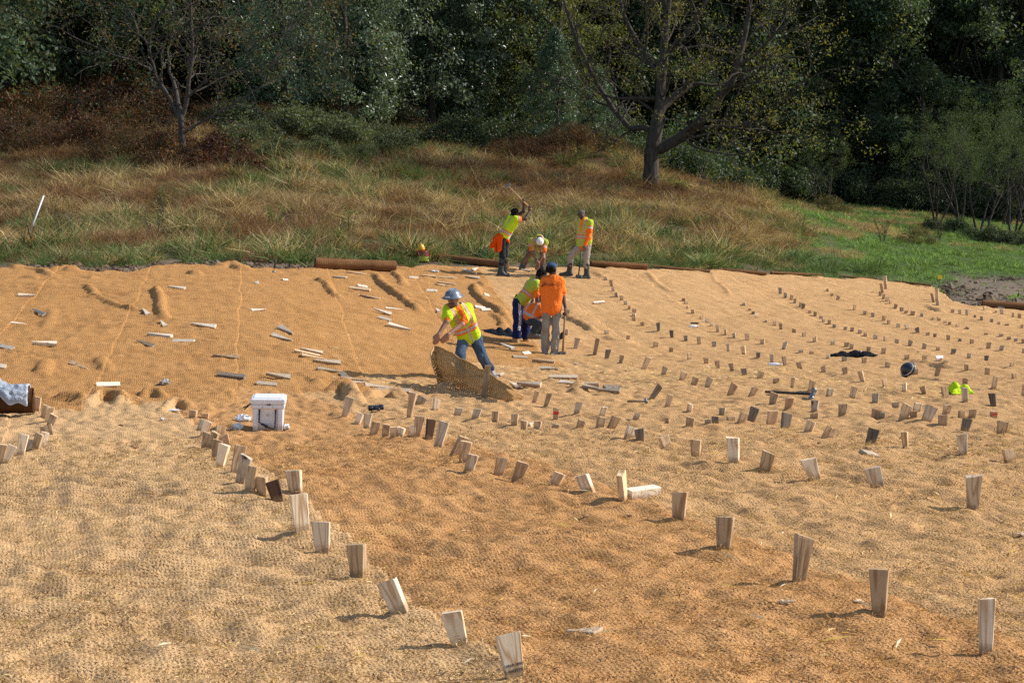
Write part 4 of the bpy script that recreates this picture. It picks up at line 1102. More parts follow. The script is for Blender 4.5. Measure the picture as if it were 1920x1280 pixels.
# white pipe leaning in the grass
a_ = hit(52, 447); b_ = at_depth(82, 367, a_[1] + .3)
pp = MB().tube([a_ - (b_ - a_) * .1, b_], .022, 12).build('pipe', M['pvc'], None, True)
tag(pp, 'white plastic pipe leaning in the dry grass', 'pipe')
p = hit(42, 443)
crumple('white_cap', 42, 444, .035, 'white triangular scrap beside the leaning pipe', 'scrap', M['pvc'], 70, .9, .8)

# survey posts
def post(x0, y0, x1, y1, w, label, tone='t', flag=False):
    p = hit(x0, y0)
    t = at_depth(x1, y1, p[1])
    root = thing('survey_post', label, 'post', p)
    ax = t - p; L = np.linalg.norm(ax)
    v, f = stake_mesh(w, .04, L, .2, .2, int(x0))
    o = ob('post', mesh_np('post', v, f, mats=[M['wood_' + tone]], smooth=False), root)
    o.matrix_local = Matrix(frame(ax, (.8, -.6, 0)).tolist()).to_4x4()
    if flag:
        MB().tube([ax * .9 + np.array([.03, 0, 0]), ax + np.array([.05, 0, .12]), ax + np.array([.06, 0, .26])], .006, 6).build('flag_wire', M['black'], root, True)
        MB().box(ax + np.array([.07, 0, .30]), (.055, .004, .05)).build('flag', M['flagyellow'], root)
post(1661, 541, 1659, 517, .09, 'tall pale survey post, brighter of a close pair', 't')
post(1655, 548, 1652, 531, .08, 'shorter brown survey post, darker of a close pair', 'b')
post(1757, 563, 1757, 541, .09, 'tan survey post with a small yellow flag on a wire', 't', True)
post(1751, 567, 1747, 550, .07, 'leaning brown post beside the yellow flag', 'b')
post(1864, 530, 1866, 523, .05, 'thin white peg standing in the bare soil', 'p')
crumple('coir_scrap', 1877, 576, .10, 'straw coloured lump behind the coir roll on bare soil', 'scrap', M['coir_pale'], 81, .9, 1.0)

# upturned helmet
p = hit(1697, 706)
def dome(root, c, Mx, r, mat, brim=.035, ridge_n=0, name='shell', full_brim=True, sx=1.0, sy=1.14, hgt=.86):
    m = MB()
    prof = [(r * math.cos(t), r * hgt * math.sin(t)) for t in np.linspace(0, math.pi / 2, 9)]
    prof = [(r * .97, -.004), (r + brim, -.016), (r + brim + .004, -.008), (r + .006, .006)] + prof[1:]
    m.lathe(prof, 28, Mx, c, sx, sy)
    return m.build(name, mat, root, True)
hm = plain('dark_helmet_plastic', (.022, .026, .036), .32, .5, .12)
root = thing('helmet', 'dark blue black helmet lying on its side on the mat', 'helmet', p)
Hx = frame((-.72, -.35, .45), (.3, .2, .9))
dome(root, np.array([.035, 0, .118]), Hx, .110, hm, .020)
MB().lathe([(.111, -.002), (.116, .002), (.116, .012), (.111, .015)], 28, Hx, np.array([.035, 0, .118]), 1, 1.14).build('rim_band', M['pvc'], root, True)
d2 = Hx @ np.array([0, 0, 1.0])
MB().lathe([(.109 * math.cos(t), -.08 * math.sin(t)) for t in np.linspace(0, math.pi / 2, 7)], 24, Hx, np.array([.035, 0, .118]) - d2 * .02, 1, 1.14).build('liner', M['black'], root, True)

# ------------------------------------------------------------------ lifted mat flap
def flap():
    O = (800, 520); s = .18757
    top = [(72, 685), (130, 700), (250, 755), (400, 835), (540, 905), (650, 975), (760, 1050), (850, 1110), (960, 1190)]
    mid = [(42, 775), (100, 830), (215, 900), (370, 960), (510, 1010), (630, 1060), (745, 1110), (845, 1160), (955, 1208)]
    bot = [(118, 1065), (200, 1080), (300, 1095), (420, 1130), (520, 1160), (620, 1195), (720, 1220), (840, 1232), (950, 1225)]
    def w(p, Y): return at_depth(O[0] + p[0] * s, O[1] + p[1] * s, Y)
    B = []
    for p in bot:
        q = hit(O[0] + p[0] * s, O[1] + p[1] * s); B.append(q)
    B = np.array(B)
    rows = []
    for i in range(9):
        yb = B[i][1]
        k = 1 - i / 8
        Tm = w(mid[i], yb + .10 * k); Tt = w(top[i], yb + .38 * k + .03)
        rows.append([B[i], B[i] * .5 + Tm * .5 + np.array([0, -.06 * k, 0]), Tm, Tm * .5 + Tt * .5 + np.array([0, -.02 * k, 0]), Tt])
    P = np.array(rows)                      # 9 x 5 x 3
    nu, nv = 70, 36
    U = np.linspace(0, 8, nu); Vv = np.linspace(0, 4, nv)
    def interp(A, t):
        i = np.minimum(t.astype(int), A.shape[0] - 2); f_ = (t - i)
        p0 = A[np.maximum(i - 1, 0)]; p1 = A[i]; p2 = A[i + 1]; p3 = A[np.minimum(i + 2, A.shape[0] - 1)]
        f_ = f_.reshape((-1,) + (1,) * (A.ndim - 1))
        return .5 * (2 * p1 + (p2 - p0) * f_ + (2 * p0 - 5 * p1 + 4 * p2 - p3) * f_ ** 2 + (3 * p1 - p0 - 3 * p2 + p3) * f_ ** 3)
    A = interp(P, U)                        # nu x 5 x 3
    G = np.stack([interp(A[i], Vv) for i in range(nu)])
    uu, vv = np.meshgrid(U, Vv, indexing='ij')
    fold = np.exp(-((uu - 1.0 - vv * -.12) / .22) ** 2) * .07 * np.sin(np.clip(vv / 4, 0, 1) * math.pi)
    fold = fold * 1.4 - np.exp(-((uu - 2.6 + vv * .2) / .5) ** 2) * .06 * np.sin(np.clip(vv / 4, 0, 1) * math.pi)
    G[..., 1] += fold + .06 * pn(uu * 1.1, vv * 1.2, 5) * (8 - uu) / 8
    G[..., 2] -= .05 * np.clip(pn(uu * .9, uu * 0 + 2, 9), 0, 1) * np.clip(vv - 2, 0, 2) / 2 * (uu > .6)
    G[..., 0] += .015 * pn(uu * 1.1, vv * 1.1, 6)
    G[:, -1, 2] += .02 * pn(U * 6, U * 0, 3)
    uvs = np.stack([uu * .27, vv * .22], -1).reshape(-1, 2)
    idx = np.arange(nu * nv).reshape(nu, nv)
    f = np.stack([idx[:-1, :-1], idx[:-1, 1:], idx[1:, 1:], idx[1:, :-1]], -1).reshape(-1, 4)
    o = ob('mat_flap', mesh_np('mat_flap', G.reshape(-1, 3), f, uv=uvs, mats=[M['coir_flap']]))
    tag(o, 'loose end of coir netting held up by the stooping worker', 'mat')
    o2 = [(G[0, j]) for j in range(0, nv, 2)]
    e = MB().tube(o2, .013, 6).build('selvedge', M['coir_pale'], o, True)
    e2 = MB().tube([G[i, -1] for i in range(0, nu, 2)], .012, 6).build('rope_edge', M['coir_flap'], o, True)
    return P[0][-1]
FLAPTOP = flap()
# ------------------------------------------------------------------ people: smooth distance-field bodies, clothing as shells around them
_lat = np.random.default_rng(3).random((32, 32, 32)).astype(np.float32)
def n3(P, sc):
    q = P / sc
    i = np.floor(q).astype(int); f = q - i; f = f * f * (3 - 2 * f)
    o = 0
    for a in (0, 1):
        for b in (0, 1):
            for c in (0, 1):
                w = (f[..., 0] if a else 1 - f[..., 0]) * (f[..., 1] if b else 1 - f[..., 1]) * (f[..., 2] if c else 1 - f[..., 2])
                o = o + w * _lat[(i[..., 0] + a) % 32, (i[..., 1] + b) % 32, (i[..., 2] + c) % 32]
    return o * 2 - 1

def sdf_mesh(prims, vox, blend, wrinkle=0.0, cut=None, wsc=.11):
    """prims: ('c', p0, p1, r0, r1) tapered capsule or ('e', centre, 3x3 axes, radii)"""
    lo = np.min([np.minimum(p[1] - max(p[3:5]), p[2] - max(p[3:5])) if p[0] == 'c' else p[1] - max(p[3]) for p in prims], 0) - .06
    hi = np.max([np.maximum(p[1] + max(p[3:5]), p[2] + max(p[3:5])) if p[0] == 'c' else p[1] + max(p[3]) for p in prims], 0) + .06
    n = np.ceil((hi - lo) / vox).astype(int) + 1
    D = np.full(n, .5, np.float32)
    for p in prims:
        if p[0] == 'c':
            a, b, r0, r1 = p[1], p[2], p[3], p[4]; rm = max(r0, r1) + .09
            l = np.minimum(a, b) - rm; h = np.maximum(a, b) + rm
        else:
            rm = max(p[3]) + .09; l = p[1] - rm; h = p[1] + rm
        i0 = np.maximum(((l - lo) / vox).astype(int), 0); i1 = np.minimum(((h - lo) / vox).astype(int) + 1, n)
        G = np.stack(np.meshgrid(*[lo[k] + vox * np.arange(i0[k], i1[k]) for k in range(3)], indexing='ij'), -1)
        if p[0] == 'c':
            v = b - a; L2 = v @ v + 1e-9
            t = np.clip(((G - a) @ v) / L2, 0, 1)
            d = np.linalg.norm(G - a - t[..., None] * v, axis=-1) - (r0 + (r1 - r0) * t)
        else:
            q = (G - p[1]) @ p[2] / np.array(p[3])
            k = np.linalg.norm(q, axis=-1)
            d = (k - 1) * min(p[3]) * .5 + (k - 1) * k / (np.linalg.norm(q / np.array(p[3]), axis=-1) + 1e-6) * .5
        S = D[i0[0]:i1[0], i0[1]:i1[1], i0[2]:i1[2]]
        hmix = np.clip(.5 + .5 * (S - d) / blend, 0, 1)
        S[...] = S * (1 - hmix) + d * hmix - blend * hmix * (1 - hmix)
    if wrinkle or cut is not None:
        G = np.stack(np.meshgrid(*[lo[k] + vox * np.arange(n[k]) for k in range(3)], indexing='ij'), -1)
        m = np.abs(D) < .05
        if wrinkle:
            wrinkle = wrinkle * 1.5
            w = n3(G[m], wsc) * .6 + n3(G[m] * np.array([1, 1, .55]), wsc * .45) * .5
            D[m] += wrinkle * w
        if cut is not None:
            m = np.abs(D) < .2
            D[m] = np.maximum(D[m], cut(G[m]))
    g = vdb.FloatGrid(.5)
    g.copyFromArray(D)
    v, q = g.convertToQuads(0.0)
    return lo + v * vox, q[:, ::-1].copy()

C = lambda a, b, r0, r1: ('c', np.asarray(a, float), np.asarray(b, float), r0, r1)
def lerp(a, b, t): return np.asarray(a) * (1 - t) + np.asarray(b) * t
def unit(v): v = np.asarray(v, float); return v / (np.linalg.norm(v) + 1e-9)

LIME = (.50, .70, .025); LIMED = (.40, .50, .06); SILV = (.42, .42, .42); ORG = (.85, .16, .015); ORGS = (.90, .20, .03)

class Person:
    def __init__(s, label, org, sc, Z0, J, face, skin=(.16, .085, .055), updir=None, name='person', scale=1.0):
        s.j = {k: at_depth(org[0] + v[0] * sc, org[1] + v[1] * sc, Z0 + (v[2] if len(v) > 2 else 0)) for k, v in J.items()}
        j = s.j
        base = (j['anL'] + j['anR']) / 2
        base[2] = min(j['toeL'][2], j['toeR'][2]) - .03
        s.base = base
        s.root = thing(name, label, 'person', base, 'workers laying the coir mats')
        s.skin = skin
        s.hf = unit(face)                                   # where the face looks
        s.hu = unit(updir if updir is not None else j['head'] - j['neck']); s.hu = unit(s.hu - s.hf * (s.hu @ s.hf))
        s.hr = np.cross(s.hf, s.hu)
        s.mh = (j['hipL'] + j['hipR']) / 2
        s.ms = (j['shL'] + j['shR']) / 2
        s.tu = unit(s.ms - s.mh); s.tl = np.linalg.norm(s.ms - s.mh)
        x = j['shR'] - j['shL']; s.tx = unit(x - s.tu * (x @ s.tu)); s.tf = np.cross(s.tu, s.tx)   # front of the chest
        s.grips = {}
    def torso(s, e=0.0):
        j = s.j
        inn = lambda a, b: lerp(a, b, .12)
        L, Rr = inn(j['shL'], j['shR']), inn(j['shR'], j['shL'])
        bl, br = lerp(j['hipL'], j['hipR'], .1), lerp(j['hipR'], j['hipL'], .1)
        f = s.tf
        chest = s.ms - s.tu * .14
        P = [C(L - s.tu * .05, bl, .088 + e, .092 + e), C(Rr - s.tu * .05, br, .088 + e, .092 + e), C(j['neck'] - s.tu * .05, s.mh, .09 + e, .10 + e),
             C(j['shL'], j['shR'], .062 + e, .062 + e), C(chest + s.tx * .07 + f * .02, chest - s.tx * .07 + f * .02, .10 + e, .10 + e)]
        return P
    def arm(s, k, t0, t1, e, fat=1.0):
        """part of an arm; t in 0..2 (shoulder, elbow, wrist)"""
        a, b, c = s.j['sh' + k], s.j['el' + k], s.j['ha' + k]
        out = []
        r = lambda t: (.054 - .012 * t if t < 1 else .043 - .015 * (t - 1)) * fat + e
        pt = lambda t: lerp(a, b, t) if t <= 1 else lerp(b, c, t - 1)
        cuts = [t0] + ([1.0] if t0 < 1 < t1 else []) + [t1]
        for q in range(len(cuts) - 1): out.append(C(pt(cuts[q]), pt(cuts[q + 1]), r(cuts[q]), r(cuts[q + 1])))
        return out
    def leg(s, k, t0, t1, e, base=(.088, .062, .042)):
        a, b, c = s.j['hip' + k], s.j['kn' + k], s.j['an' + k]
        r = lambda t: (base[0] + (base[1] - base[0]) * t if t < 1 else base[1] + (base[2] - base[1]) * (t - 1)) + e
        pt = lambda t: lerp(a, b, t) if t <= 1 else lerp(b, c, t - 1)
        cuts = [t0] + ([1.0] if t0 < 1 < t1 else []) + [t1]
        return [C(pt(cuts[q]), pt(cuts[q + 1]), r(cuts[q]), r(cuts[q + 1])) for q in range(len(cuts) - 1)]
    def foot(s, k, e):
        a, t = s.j['an' + k], s.j['toe' + k]
        d = unit((t - a) * np.array([1, 1, 0])); heel = a * np.array([1, 1, 0]) + np.array([0, 0, t[2]]) - d * .045
        return [C(a + np.array([0, 0, .02]), heel + np.array([0, 0, .02]), .046 + e, .044 + e), C(heel + np.array([0, 0, .0]), t, .040 + e, .036 + e), C(a, lerp(heel, t, .55) + np.array([0, 0, .02]), .042 + e, .036 + e)]
    def hand(s, k, fd=None, pn_=None):
        """palm, four fingers of different lengths with a bend, thumb from the side of the palm"""
        e, w = s.j['el' + k], s.j['ha' + k]
        fd = unit(fd) if fd is not None else unit(w - e)
        nn = unit(np.cross(fd, s.tx)) if pn_ is None else unit(pn_)
        nn = unit(nn - fd * (nn @ fd)); sd = np.cross(fd, nn) * (1 if k == 'R' else -1)
        pc = w + fd * .055
        P = [C(w, w + fd * .03, .028, .030)]
        for i, (o_, L) in enumerate(((-.030, .068), (-.010, .078), (.011, .074), (.030, .058))):
            root = w + fd * .085 + sd * o_
            P.append(C(w + fd * .03 + sd * o_ * .7, root, .017, .0135))
            if k in s.grips:
                P.append(C(root, root + fd * .026 + nn * .022, .0105, .010)); P.append(C(root + fd * .026 + nn * .022, root + fd * .004 + nn * .052, .010, .009))
                P.append(C(root + fd * .004 + nn * .052, root - fd * .022 + nn * .050, .009, .008))
            else:
                P.append(C(root, root + fd * L * .5 + nn * .010, .0105, .0095)); P.append(C(root + fd * L * .5 + nn * .010, root + fd * L * .92 + nn * .032, .0095, .008))
        th = w + fd * .025 + sd * -.030
        P.append(C(th, th - sd * .022 + fd * .03 + nn * .012, .0145, .012)); P.append(C(th - sd * .022 + fd * .03 + nn * .012, th - sd * .022 + fd * .062 + nn * .030, .011, .009))
        return P
    def hp(s, x, y, z): return s.j['head'] + s.hr * x + s.hf * y + s.hu * z
    def body(s, beard=None, glasses=False, vox=.0095, full=True, hairskin=None):
        j = s.j
        A = np.stack([s.hr, s.hf, s.hu], 1)
        P = [('e', s.hp(0, -.008, .022), A, (.077, .098, .095)), ('e', s.hp(0, .022, -.055), A, (.058, .068, .065)),
             C(s.hp(0, -.02, -.06), j['neck'], .052, .058), C(s.hp(0, .085, -.005), s.hp(0, .108, -.030), .011, .016),
             C(s.hp(-.03, .086, .018), s.hp(.03, .086, .018), .012, .012), C(s.hp(-.078, -.012, .008), s.hp(-.082, -.016, -.026), .012, .010), C(s.hp(.078, -.012, .008), s.hp(.082, -.016, -.026), .012, .010),
             C(s.hp(-.02, .082, -.066), s.hp(.02, .082, -.066), .012, .012), C(s.hp(0, .075, -.098), s.hp(0, .07, -.10), .022, .02)]
        for k in 'LR':
            P += s.arm(k, 0, 2, 0) + s.hand(k, *s.grips.get('dir' + k, ()))
        P += [q[:3] + (q[3] - .012, q[4] - .012) for q in s.torso(-.004)]
        for k in 'LR': P += s.leg(k, 0, 2, -.006) + s.foot(k, -.008)
        v, f = sdf_mesh(P, vox, .022)
        q = v - j['head']
        x, y, z = q @ s.hr, q @ s.hf, q @ s.hu
        col = np.tile(np.array(s.skin, float), (len(v), 1))
        isface = (np.abs(x) < .1) & (np.abs(z) < .16) & (np.abs(y) < .14)
        for sx in (-.032, .032):
            col[isface & (np.hypot(x - sx, z - .006) < .015) & (y > .05)] = np.array([.05, .04, .035])
            col[isface & (np.abs(x - sx) < .022) & (np.abs(z - .026) < .006) & (y > .05)] = np.array([.02, .015, .012])
        col[isface & (np.abs(x) < .026) & (np.abs(z + .067) < .007) & (y > .05)] = np.array(s.skin) * np.array([1.1, .6, .6])
        if beard is not None:
            b = isface & (z < -.035 - .5 * np.clip(.05 - y, -.03, .02)) & (y > -.02) & (z > -.15) & ~((np.abs(x) < .024) & (np.abs(z + .067) < .008))
            b |= isface & (np.abs(x) < .035) & (np.abs(z + .050) < .007) & (y > .06)
            col[b] = np.array(beard)
        me = mesh_np('body', v - s.base, f, col=col, mats=[M['skin']])
        o = ob('body', me, s.root)
        if glasses:
            g = MB()
            for sx in (-.033, .033): g.box(s.hp(sx, .094, .008) - s.base, (.026, .004, .016), A, bev=.003)
            g.tube([s.hp(-.078, .0, .012) - s.base, s.hp(-.06, .088, .012) - s.base, s.hp(.06, .088, .012) - s.base, s.hp(.078, .0, .012) - s.base], .004, 6)
            g.build('sunglasses', M['black'], s.root)
        return o
    def garment(s, name, prims, colf, wr=.007, vox=.011, blend=.03, cut=None, mat='cloth', wsc=.11):
        v, f = sdf_mesh(prims, vox, blend, wr, cut, wsc)
        c = colf(v) if callable(colf) else np.tile(np.array(colf, float), (len(v), 1))
        return ob(name, mesh_np(name, v - s.base, f, col=c, mats=[M[mat]]), s.root)
    def tc(s, v):
        q = v - s.mh
        return q @ s.tx, q @ s.tf, (q @ s.tu) / s.tl
    def vestcol(s, base=LIME, inner=None, armband=True, open_w=.05, band=(.36, .46), lean=0.0):
        def f(v):
            x, y, t = s.tc(v)
            c = np.tile(np.array(base, float), (len(v), 1))
            t2 = t + lean * x
            ax = np.abs(x)
            br = (ax > .075) & (ax < .135) & (t > .28)
            c[br] = ORG
            c[(ax > .087) & (ax < .123) & (t > .28)] = SILV
            c[(t2 > band[0] - .05) & (t2 < band[1] + .05)] = ORG
            c[(t2 > band[0]) & (t2 < band[1])] = SILV
            zip_ = (ax < .016) & (y > 0); c[zip_] = SILV
            if inner is not None:
                V = (y > 0) & (ax < open_w * np.clip((t - .45) / .45, 0, 1.4)); c[V] = inner
            for k in 'LR':
                a, b = s.j['sh' + k], s.j['el' + k]
                w = b - a; q = v - a; tt = (q @ w) / (w @ w); dd = np.linalg.norm(q - np.clip(tt, 0, 1)[:, None] * w, axis=1)
                out = (dd < .10) & (np.abs(x) > .155)
                if armband:
                    c[out & (tt > .22)] = ORG; c[out & (tt > .29) & (tt < .43)] = SILV
                else:
                    c[out & (np.abs(x) > .14)] = np.array(base)
            return c
        return f
    def boots(s, col, tall=None, mat='boot', e=.012):
        for k in 'LR':
            P = s.foot(k, e)
            a, b = s.j['kn' + k], s.j['an' + k]
            t0 = tall if tall is not None else 1.72
            P += s.leg(k, t0, 2.0, .016 if tall is None else .020)
            q = s.j['toe' + k][2] - .048
            v, f = sdf_mesh(P, .010, .03, .002, cut=lambda G: q - G[..., 2])
            c = np.tile(np.array(col, float), (len(v), 1))
            c[v[:, 2] < q + .022] = np.array(col) * .55
            ob('boot', mesh_np('boot', v - s.base, f, col=c, mats=[M[mat]]), s.root)
    def trousers(s, col, t1=1.85, e=.014, wr=.010, base=(.088, .066, .058), colf=None):
        P = [C(s.mh + s.tu * .05, s.mh, .088 + e, .088 + e), C(s.j['hipL'], s.j['hipR'], .078 + e, .078 + e)]
        for k in 'LR': P += s.leg(k, 0, t1, e, base)
        x, y, t = None, None, None
        return s.garment('trousers', P, colf or col, wr, .011, .022, cut=lambda G: ((G - s.mh) @ s.tu) - .075, wsc=.09)
    def shirt(s, col, sleeve=.62, e=.010, name='shirt', wr=.007, bottom=-.03, colf=None, fat=1.15):
        P = s.torso(e)
        for k in 'LR': P += s.arm(k, 0, sleeve, .014 + e * .3, fat)
        return s.garment(name, P, colf or col, wr, cut=s.cut(bottom, sleeve))
    def cut(s, bottom, sleeve):
        j = s.j
        def f(G):
            d = bottom - (G - s.mh) @ s.tu
            d = np.maximum(d, .072 - np.linalg.norm(G - (j['neck'] + s.hu * .045), axis=-1))
            return d
        return f
    def vest(s, base=LIME, inner=None, sleeve=.42, e=.030, bottom=-.05, **kw):
        P = s.torso(e)
        for k in 'LR': P += s.arm(k, 0, sleeve, .032, 1.15)
        return s.garment('safety_vest', P, s.vestcol(base, inner, **kw), .011, cut=s.cut(bottom, sleeve), wsc=.13)
    def hair(s, col, r=(.086, .104, .098), off=(0, -.018, .032), front=.035, low=-.055, wr=.012, name='hair'):
        A = np.stack([s.hr, s.hf, s.hu], 1)
        def cut(G):
            q = G - s.j['head']; y = q @ s.hf; z = q @ s.hu
            d1 = np.minimum(.035 - z, y + .01) if False else np.where(y > 0, (.045 + (y - 0) * .25) - z, (low - z) - 0)
            return d1
        v, f = sdf_mesh([('e', s.hp(*off), A, r)], .009, .02, wr, cut, .035)
        return ob(name, mesh_np(name, v - s.base, f, col=np.tile(np.array(col, float), (len(v), 1)), mats=[M['cloth']]), s.root)
    def cap(s, col, bill=True, name='cap', band=None, r=(.088, .108, .088), lowback=.0, wr=.002, mat='cloth'):
        A = np.stack([s.hr, s.hf, s.hu], 1)
        cutz = .028
        P = [('e', s.hp(0, -.010, .035), A, r)]
        def cut(G):
            q = G - s.j['head']; y = q @ s.hf
            return cutz - np.where(y < 0, -y * lowback, 0) - q @ s.hu - (lowback > 0) * np.where(y < 0, 0, 0) if lowback == 0 else (cutz + y * lowback) - q @ s.hu
        v, f = sdf_mesh(P, .008, .02, wr, cut)
        o = ob(name, mesh_np(name, v - s.base, f, col=np.tile(np.array(col, float), (len(v), 1)), mats=[M[mat]]), s.root)
        if bill:
            m = MB(); n = 12; vv = []
            for i in range(n + 1):
                w = math.pi * i / n; cx, sy = math.cos(w) * .078, math.sin(w)
                for dy, dz in ((.045, .036), (.045 + .098 * sy, .026 - .012 * abs(math.cos(w))), (.045 + .098 * sy, .020 - .012 * abs(math.cos(w))), (.045, .028)):
                    vv.append(s.hp(cx, dy, dz) - s.base)
            ff = [(i * 4 + k, i * 4 + (k + 1) % 4, i * 4 + 4 + (k + 1) % 4, i * 4 + 4 + k) for i in range(n) for k in range(4)]
            me = mesh_np('bill', np.array(vv), ff, col=np.tile(np.array(col, float) * .8, (len(vv), 1)), mats=[M['cloth']])
            ob('bill', me, o)
        return o

# --- 1: worker in the grey hard hat pulling the mat
Z1 = hit(929, 706)[1]
P1 = Person('worker in grey hard hat and lime vest stooping to pull up the mat end', (800, 520), .18757, Z1, dict(
    head=(262, 222, -.42), neck=(305, 292, -.30), shL=(408, 318, -.22), shR=(222, 322, -.36), elL=(352, 468, -.46), haL=(215, 570, -.62), elR=(200, 440, -.52), haR=(118, 572, -.62),
    hipL=(482, 590, .02), hipR=(372, 600, .0), knL=(556, 800, -.02), knR=(335, 770, -.16), anL=(640, 930, .05), anR=(345, 985, .02), toeL=(695, 1008, -.10), toeR=(320, 1025, -.14)),
    face=(-.48, -.85, -.20), skin=(.30, .155, .10), updir=(-.10, -.18, 1))
P1.grips['dirL'] = ((-.62, -.15, -.75),); P1.grips['dirR'] = ((-.35, -.1, -.9),)
P1.body(beard=(.05, .035, .028))
P1.shirt(ORGS, .80)
P1.vest(LIME, ORGS, .64, armband=False, open_w=.036, lean=.0, band=(.34, .43))
def denim(v):
    c = np.tile([.055, .085, .135], (len(v), 1)); w = n3(v, .16)
    return c * (1 + .45 * w)[:, None]
P1.trousers(None, 1.9, colf=denim)
P1.boots((.25, .24, .23))
hh = plain('grey_hard_hat', (.13, .165, .215), .32, .5, .08)
hat = thing('tmp', '', '')
bpy.data.objects.remove(hat)
A1 = np.stack([P1.hr, P1.hf, P1.hu], 1)
hs = dome(P1.root, P1.hp(0, -.006, .050) - P1.base, A1, .125, hh, .034, name='hard_hat', sy=1.12, hgt=.95)
rm = MB()
for xx in (-.03, 0, .03):
    rm.tube([P1.hp(xx, -.006 + .138 * math.cos(t), .052 + .120 * math.sin(t)) - P1.base for t in np.linspace(.25, 2.9, 12)], .006, 6)
rm.build('ridge', hh, hs, True)
MB().box(P1.hp(0, .146, .072) - P1.base, (.034, .003, .010), A1).build('name_label', M['pvc'], hs)
P1.hair((.015, .012, .010), front=.03, r=(.082, .100, .088))

# --- 2: man in orange shirt, back to the camera
Z2 = hit(1035, 664)[1]
P2 = Person('man in orange T-shirt and grey cargo trousers standing with his back turned', (930, 480), .15625, Z2, dict(
    head=(674, 158, .0), neck=(688, 248, .0), shL=(588, 300, .0), shR=(768, 306, .0), elL=(548, 490, .05), haL=(600, 640, .22), elR=(806, 500, .02), haR=(838, 640, -.04),
    hipL=(612, 640, .0), hipR=(718, 640, .0), knL=(594, 880, .0), knR=(722, 880, -.02), anL=(588, 1120, .02), anR=(708, 1120, -.02), toeL=(594, 1172, .20), toeR=(780, 1178, .06)),
    face=(.55, .82, -.12), skin=(.085, .045, .032))
P2.tf = -np.cross(P2.tu, P2.tx) * -1
# left and right in the picture equal his own left and right when his back is turned
P2.tf = np.array([0, 1.0, 0])
P2.grips['R'] = True; P2.grips['dirR'] = ((.05, -.15, -.95), (-.9, .2, 0))
P2.body(beard=(.012, .010, .009))
P2.shirt(ORGS, .62, e=.030, bottom=-.12, wr=.010)
def cargo(v):
    c = np.tile([.30, .265, .22], (len(v), 1)); w = n3(v, .12)
    c = c * (1 + .18 * w)[:, None]
    return c
P2.trousers(None, 1.95, .012, .018, (.080, .064, .064), cargo)
P2.boots((.20, .18, .16))
P2.hair((.012, .010, .010), r=(.098, .105, .080), off=(0, -.045, -.005), low=-.085)
P2.cap((.040, .075, .155), False, 'bandana', lowback=.55, r=(.098, .116, .102))
lg = ob('shirt_print', text_mesh('shirt_print', 'BOLIEN', .062, M['ink'], .001), P2.root)
pc = at_depth(1032, 533.5, Z2) - P2.base
lg.rotation_euler = (R(90), 0, 0); lg.location = (pc[0], pc[1] - .148, pc[2] - .02)
sw = MB().tube([(-.175, 0, -.035), (-.16, 0, -.02), (-.13, 0, .0), (-.135, 0, .03), (-.10, 0, .05)], [.012, .016, .010, .014, .004], 6).build('print_swoosh', M['ink'], P2.root, True)
sw.location = (pc[0] + .01, pc[1] - .142, pc[2])
hb = at_depth(1055, 664, Z2 - .05); hb[2] = gz(hb[0], hb[1]) + .03
ht = P2.j['haR'] + np.array([.0, -.03, .0]); ht = at_depth(1060, 578, Z2 - .06)
hammer('sledgehammer', 'wooden handled sledgehammer held upright by the man in the orange shirt', ht, hb, True, .13, .03, (.9, -.3, .1), M['handle'], r=.019)

# --- 3: worker in navy track trousers bending
Z3 = hit(1000, 646)[1]
P3 = Person('worker in lime vest and navy striped track trousers bending with tan boots', (930, 480), .15625, Z3 + .15, dict(
    head=(545, 238, .02), neck=(478, 292, .02), shL=(430, 330, .20), shR=(480, 345, -.16), elL=(430, 560, .22), haL=(500, 665, .10), elR=(498, 545, -.20), haR=(520, 690, -.06),
    hipL=(322, 560, .10), hipR=(262, 565, -.10), knL=(352, 790, .12), knR=(268, 780, -.12), anL=(366, 1015, .12), anR=(236, 1010, -.12), toeL=(478, 1078, .10), toeR=(322, 1085, -.14)),
    face=(.80, .15, -.55), skin=(.10, .055, .038), updir=(.5, 0, .85))
P3.body(beard=(.02, .015, .012))
P3.shirt(ORGS, .62)
P3.vest(LIMED, None, .12, armband=False, bottom=-.02, band=(.46, .55), e=.034)
P3.garment('jacket_hem', [C(P3.mh + P3.tu * .08, P3.mh - P3.tu * .02, .165, .15), C(P3.j['hipL'], P3.j['hipR'], .12, .12)], (.02, .022, .026), .010, cut=lambda G: np.maximum(((G - P3.mh) @ P3.tu) - .10, -.03 - (G - P3.mh) @ P3.tu))
def track(v):
    c = np.tile([.014, .020, .085], (len(v), 1))
    a, b, d = P3.j['hipR'], P3.j['knR'], P3.j['anR']
    tt = np.clip((v[:, 2] - d[2]) / (a[2] - d[2]), 0, 1)
    cx = np.where(v[:, 2] > b[2], b[0] + (a[0] - b[0]) * (v[:, 2] - b[2]) / (a[2] - b[2]), d[0] + (b[0] - d[0]) * (v[:, 2] - d[2]) / (b[2] - d[2]))
    x = v[:, 0] - cx - .035; m = (v[:, 1] < a[1] + .02) & (tt > .28)
    for o_ in (-.018, 0, .018): c[m & (np.abs(x - o_) < .0065)] = [.62, .62, .66]
    return c
P3.trousers(None, 1.76, .018, .012, (.094, .080, .066), track)
P3.boots((.36, .22, .11), 1.66)
P3.hair((.010, .009, .009), r=(.092, .112, .104), wr=.022, low=-.06)

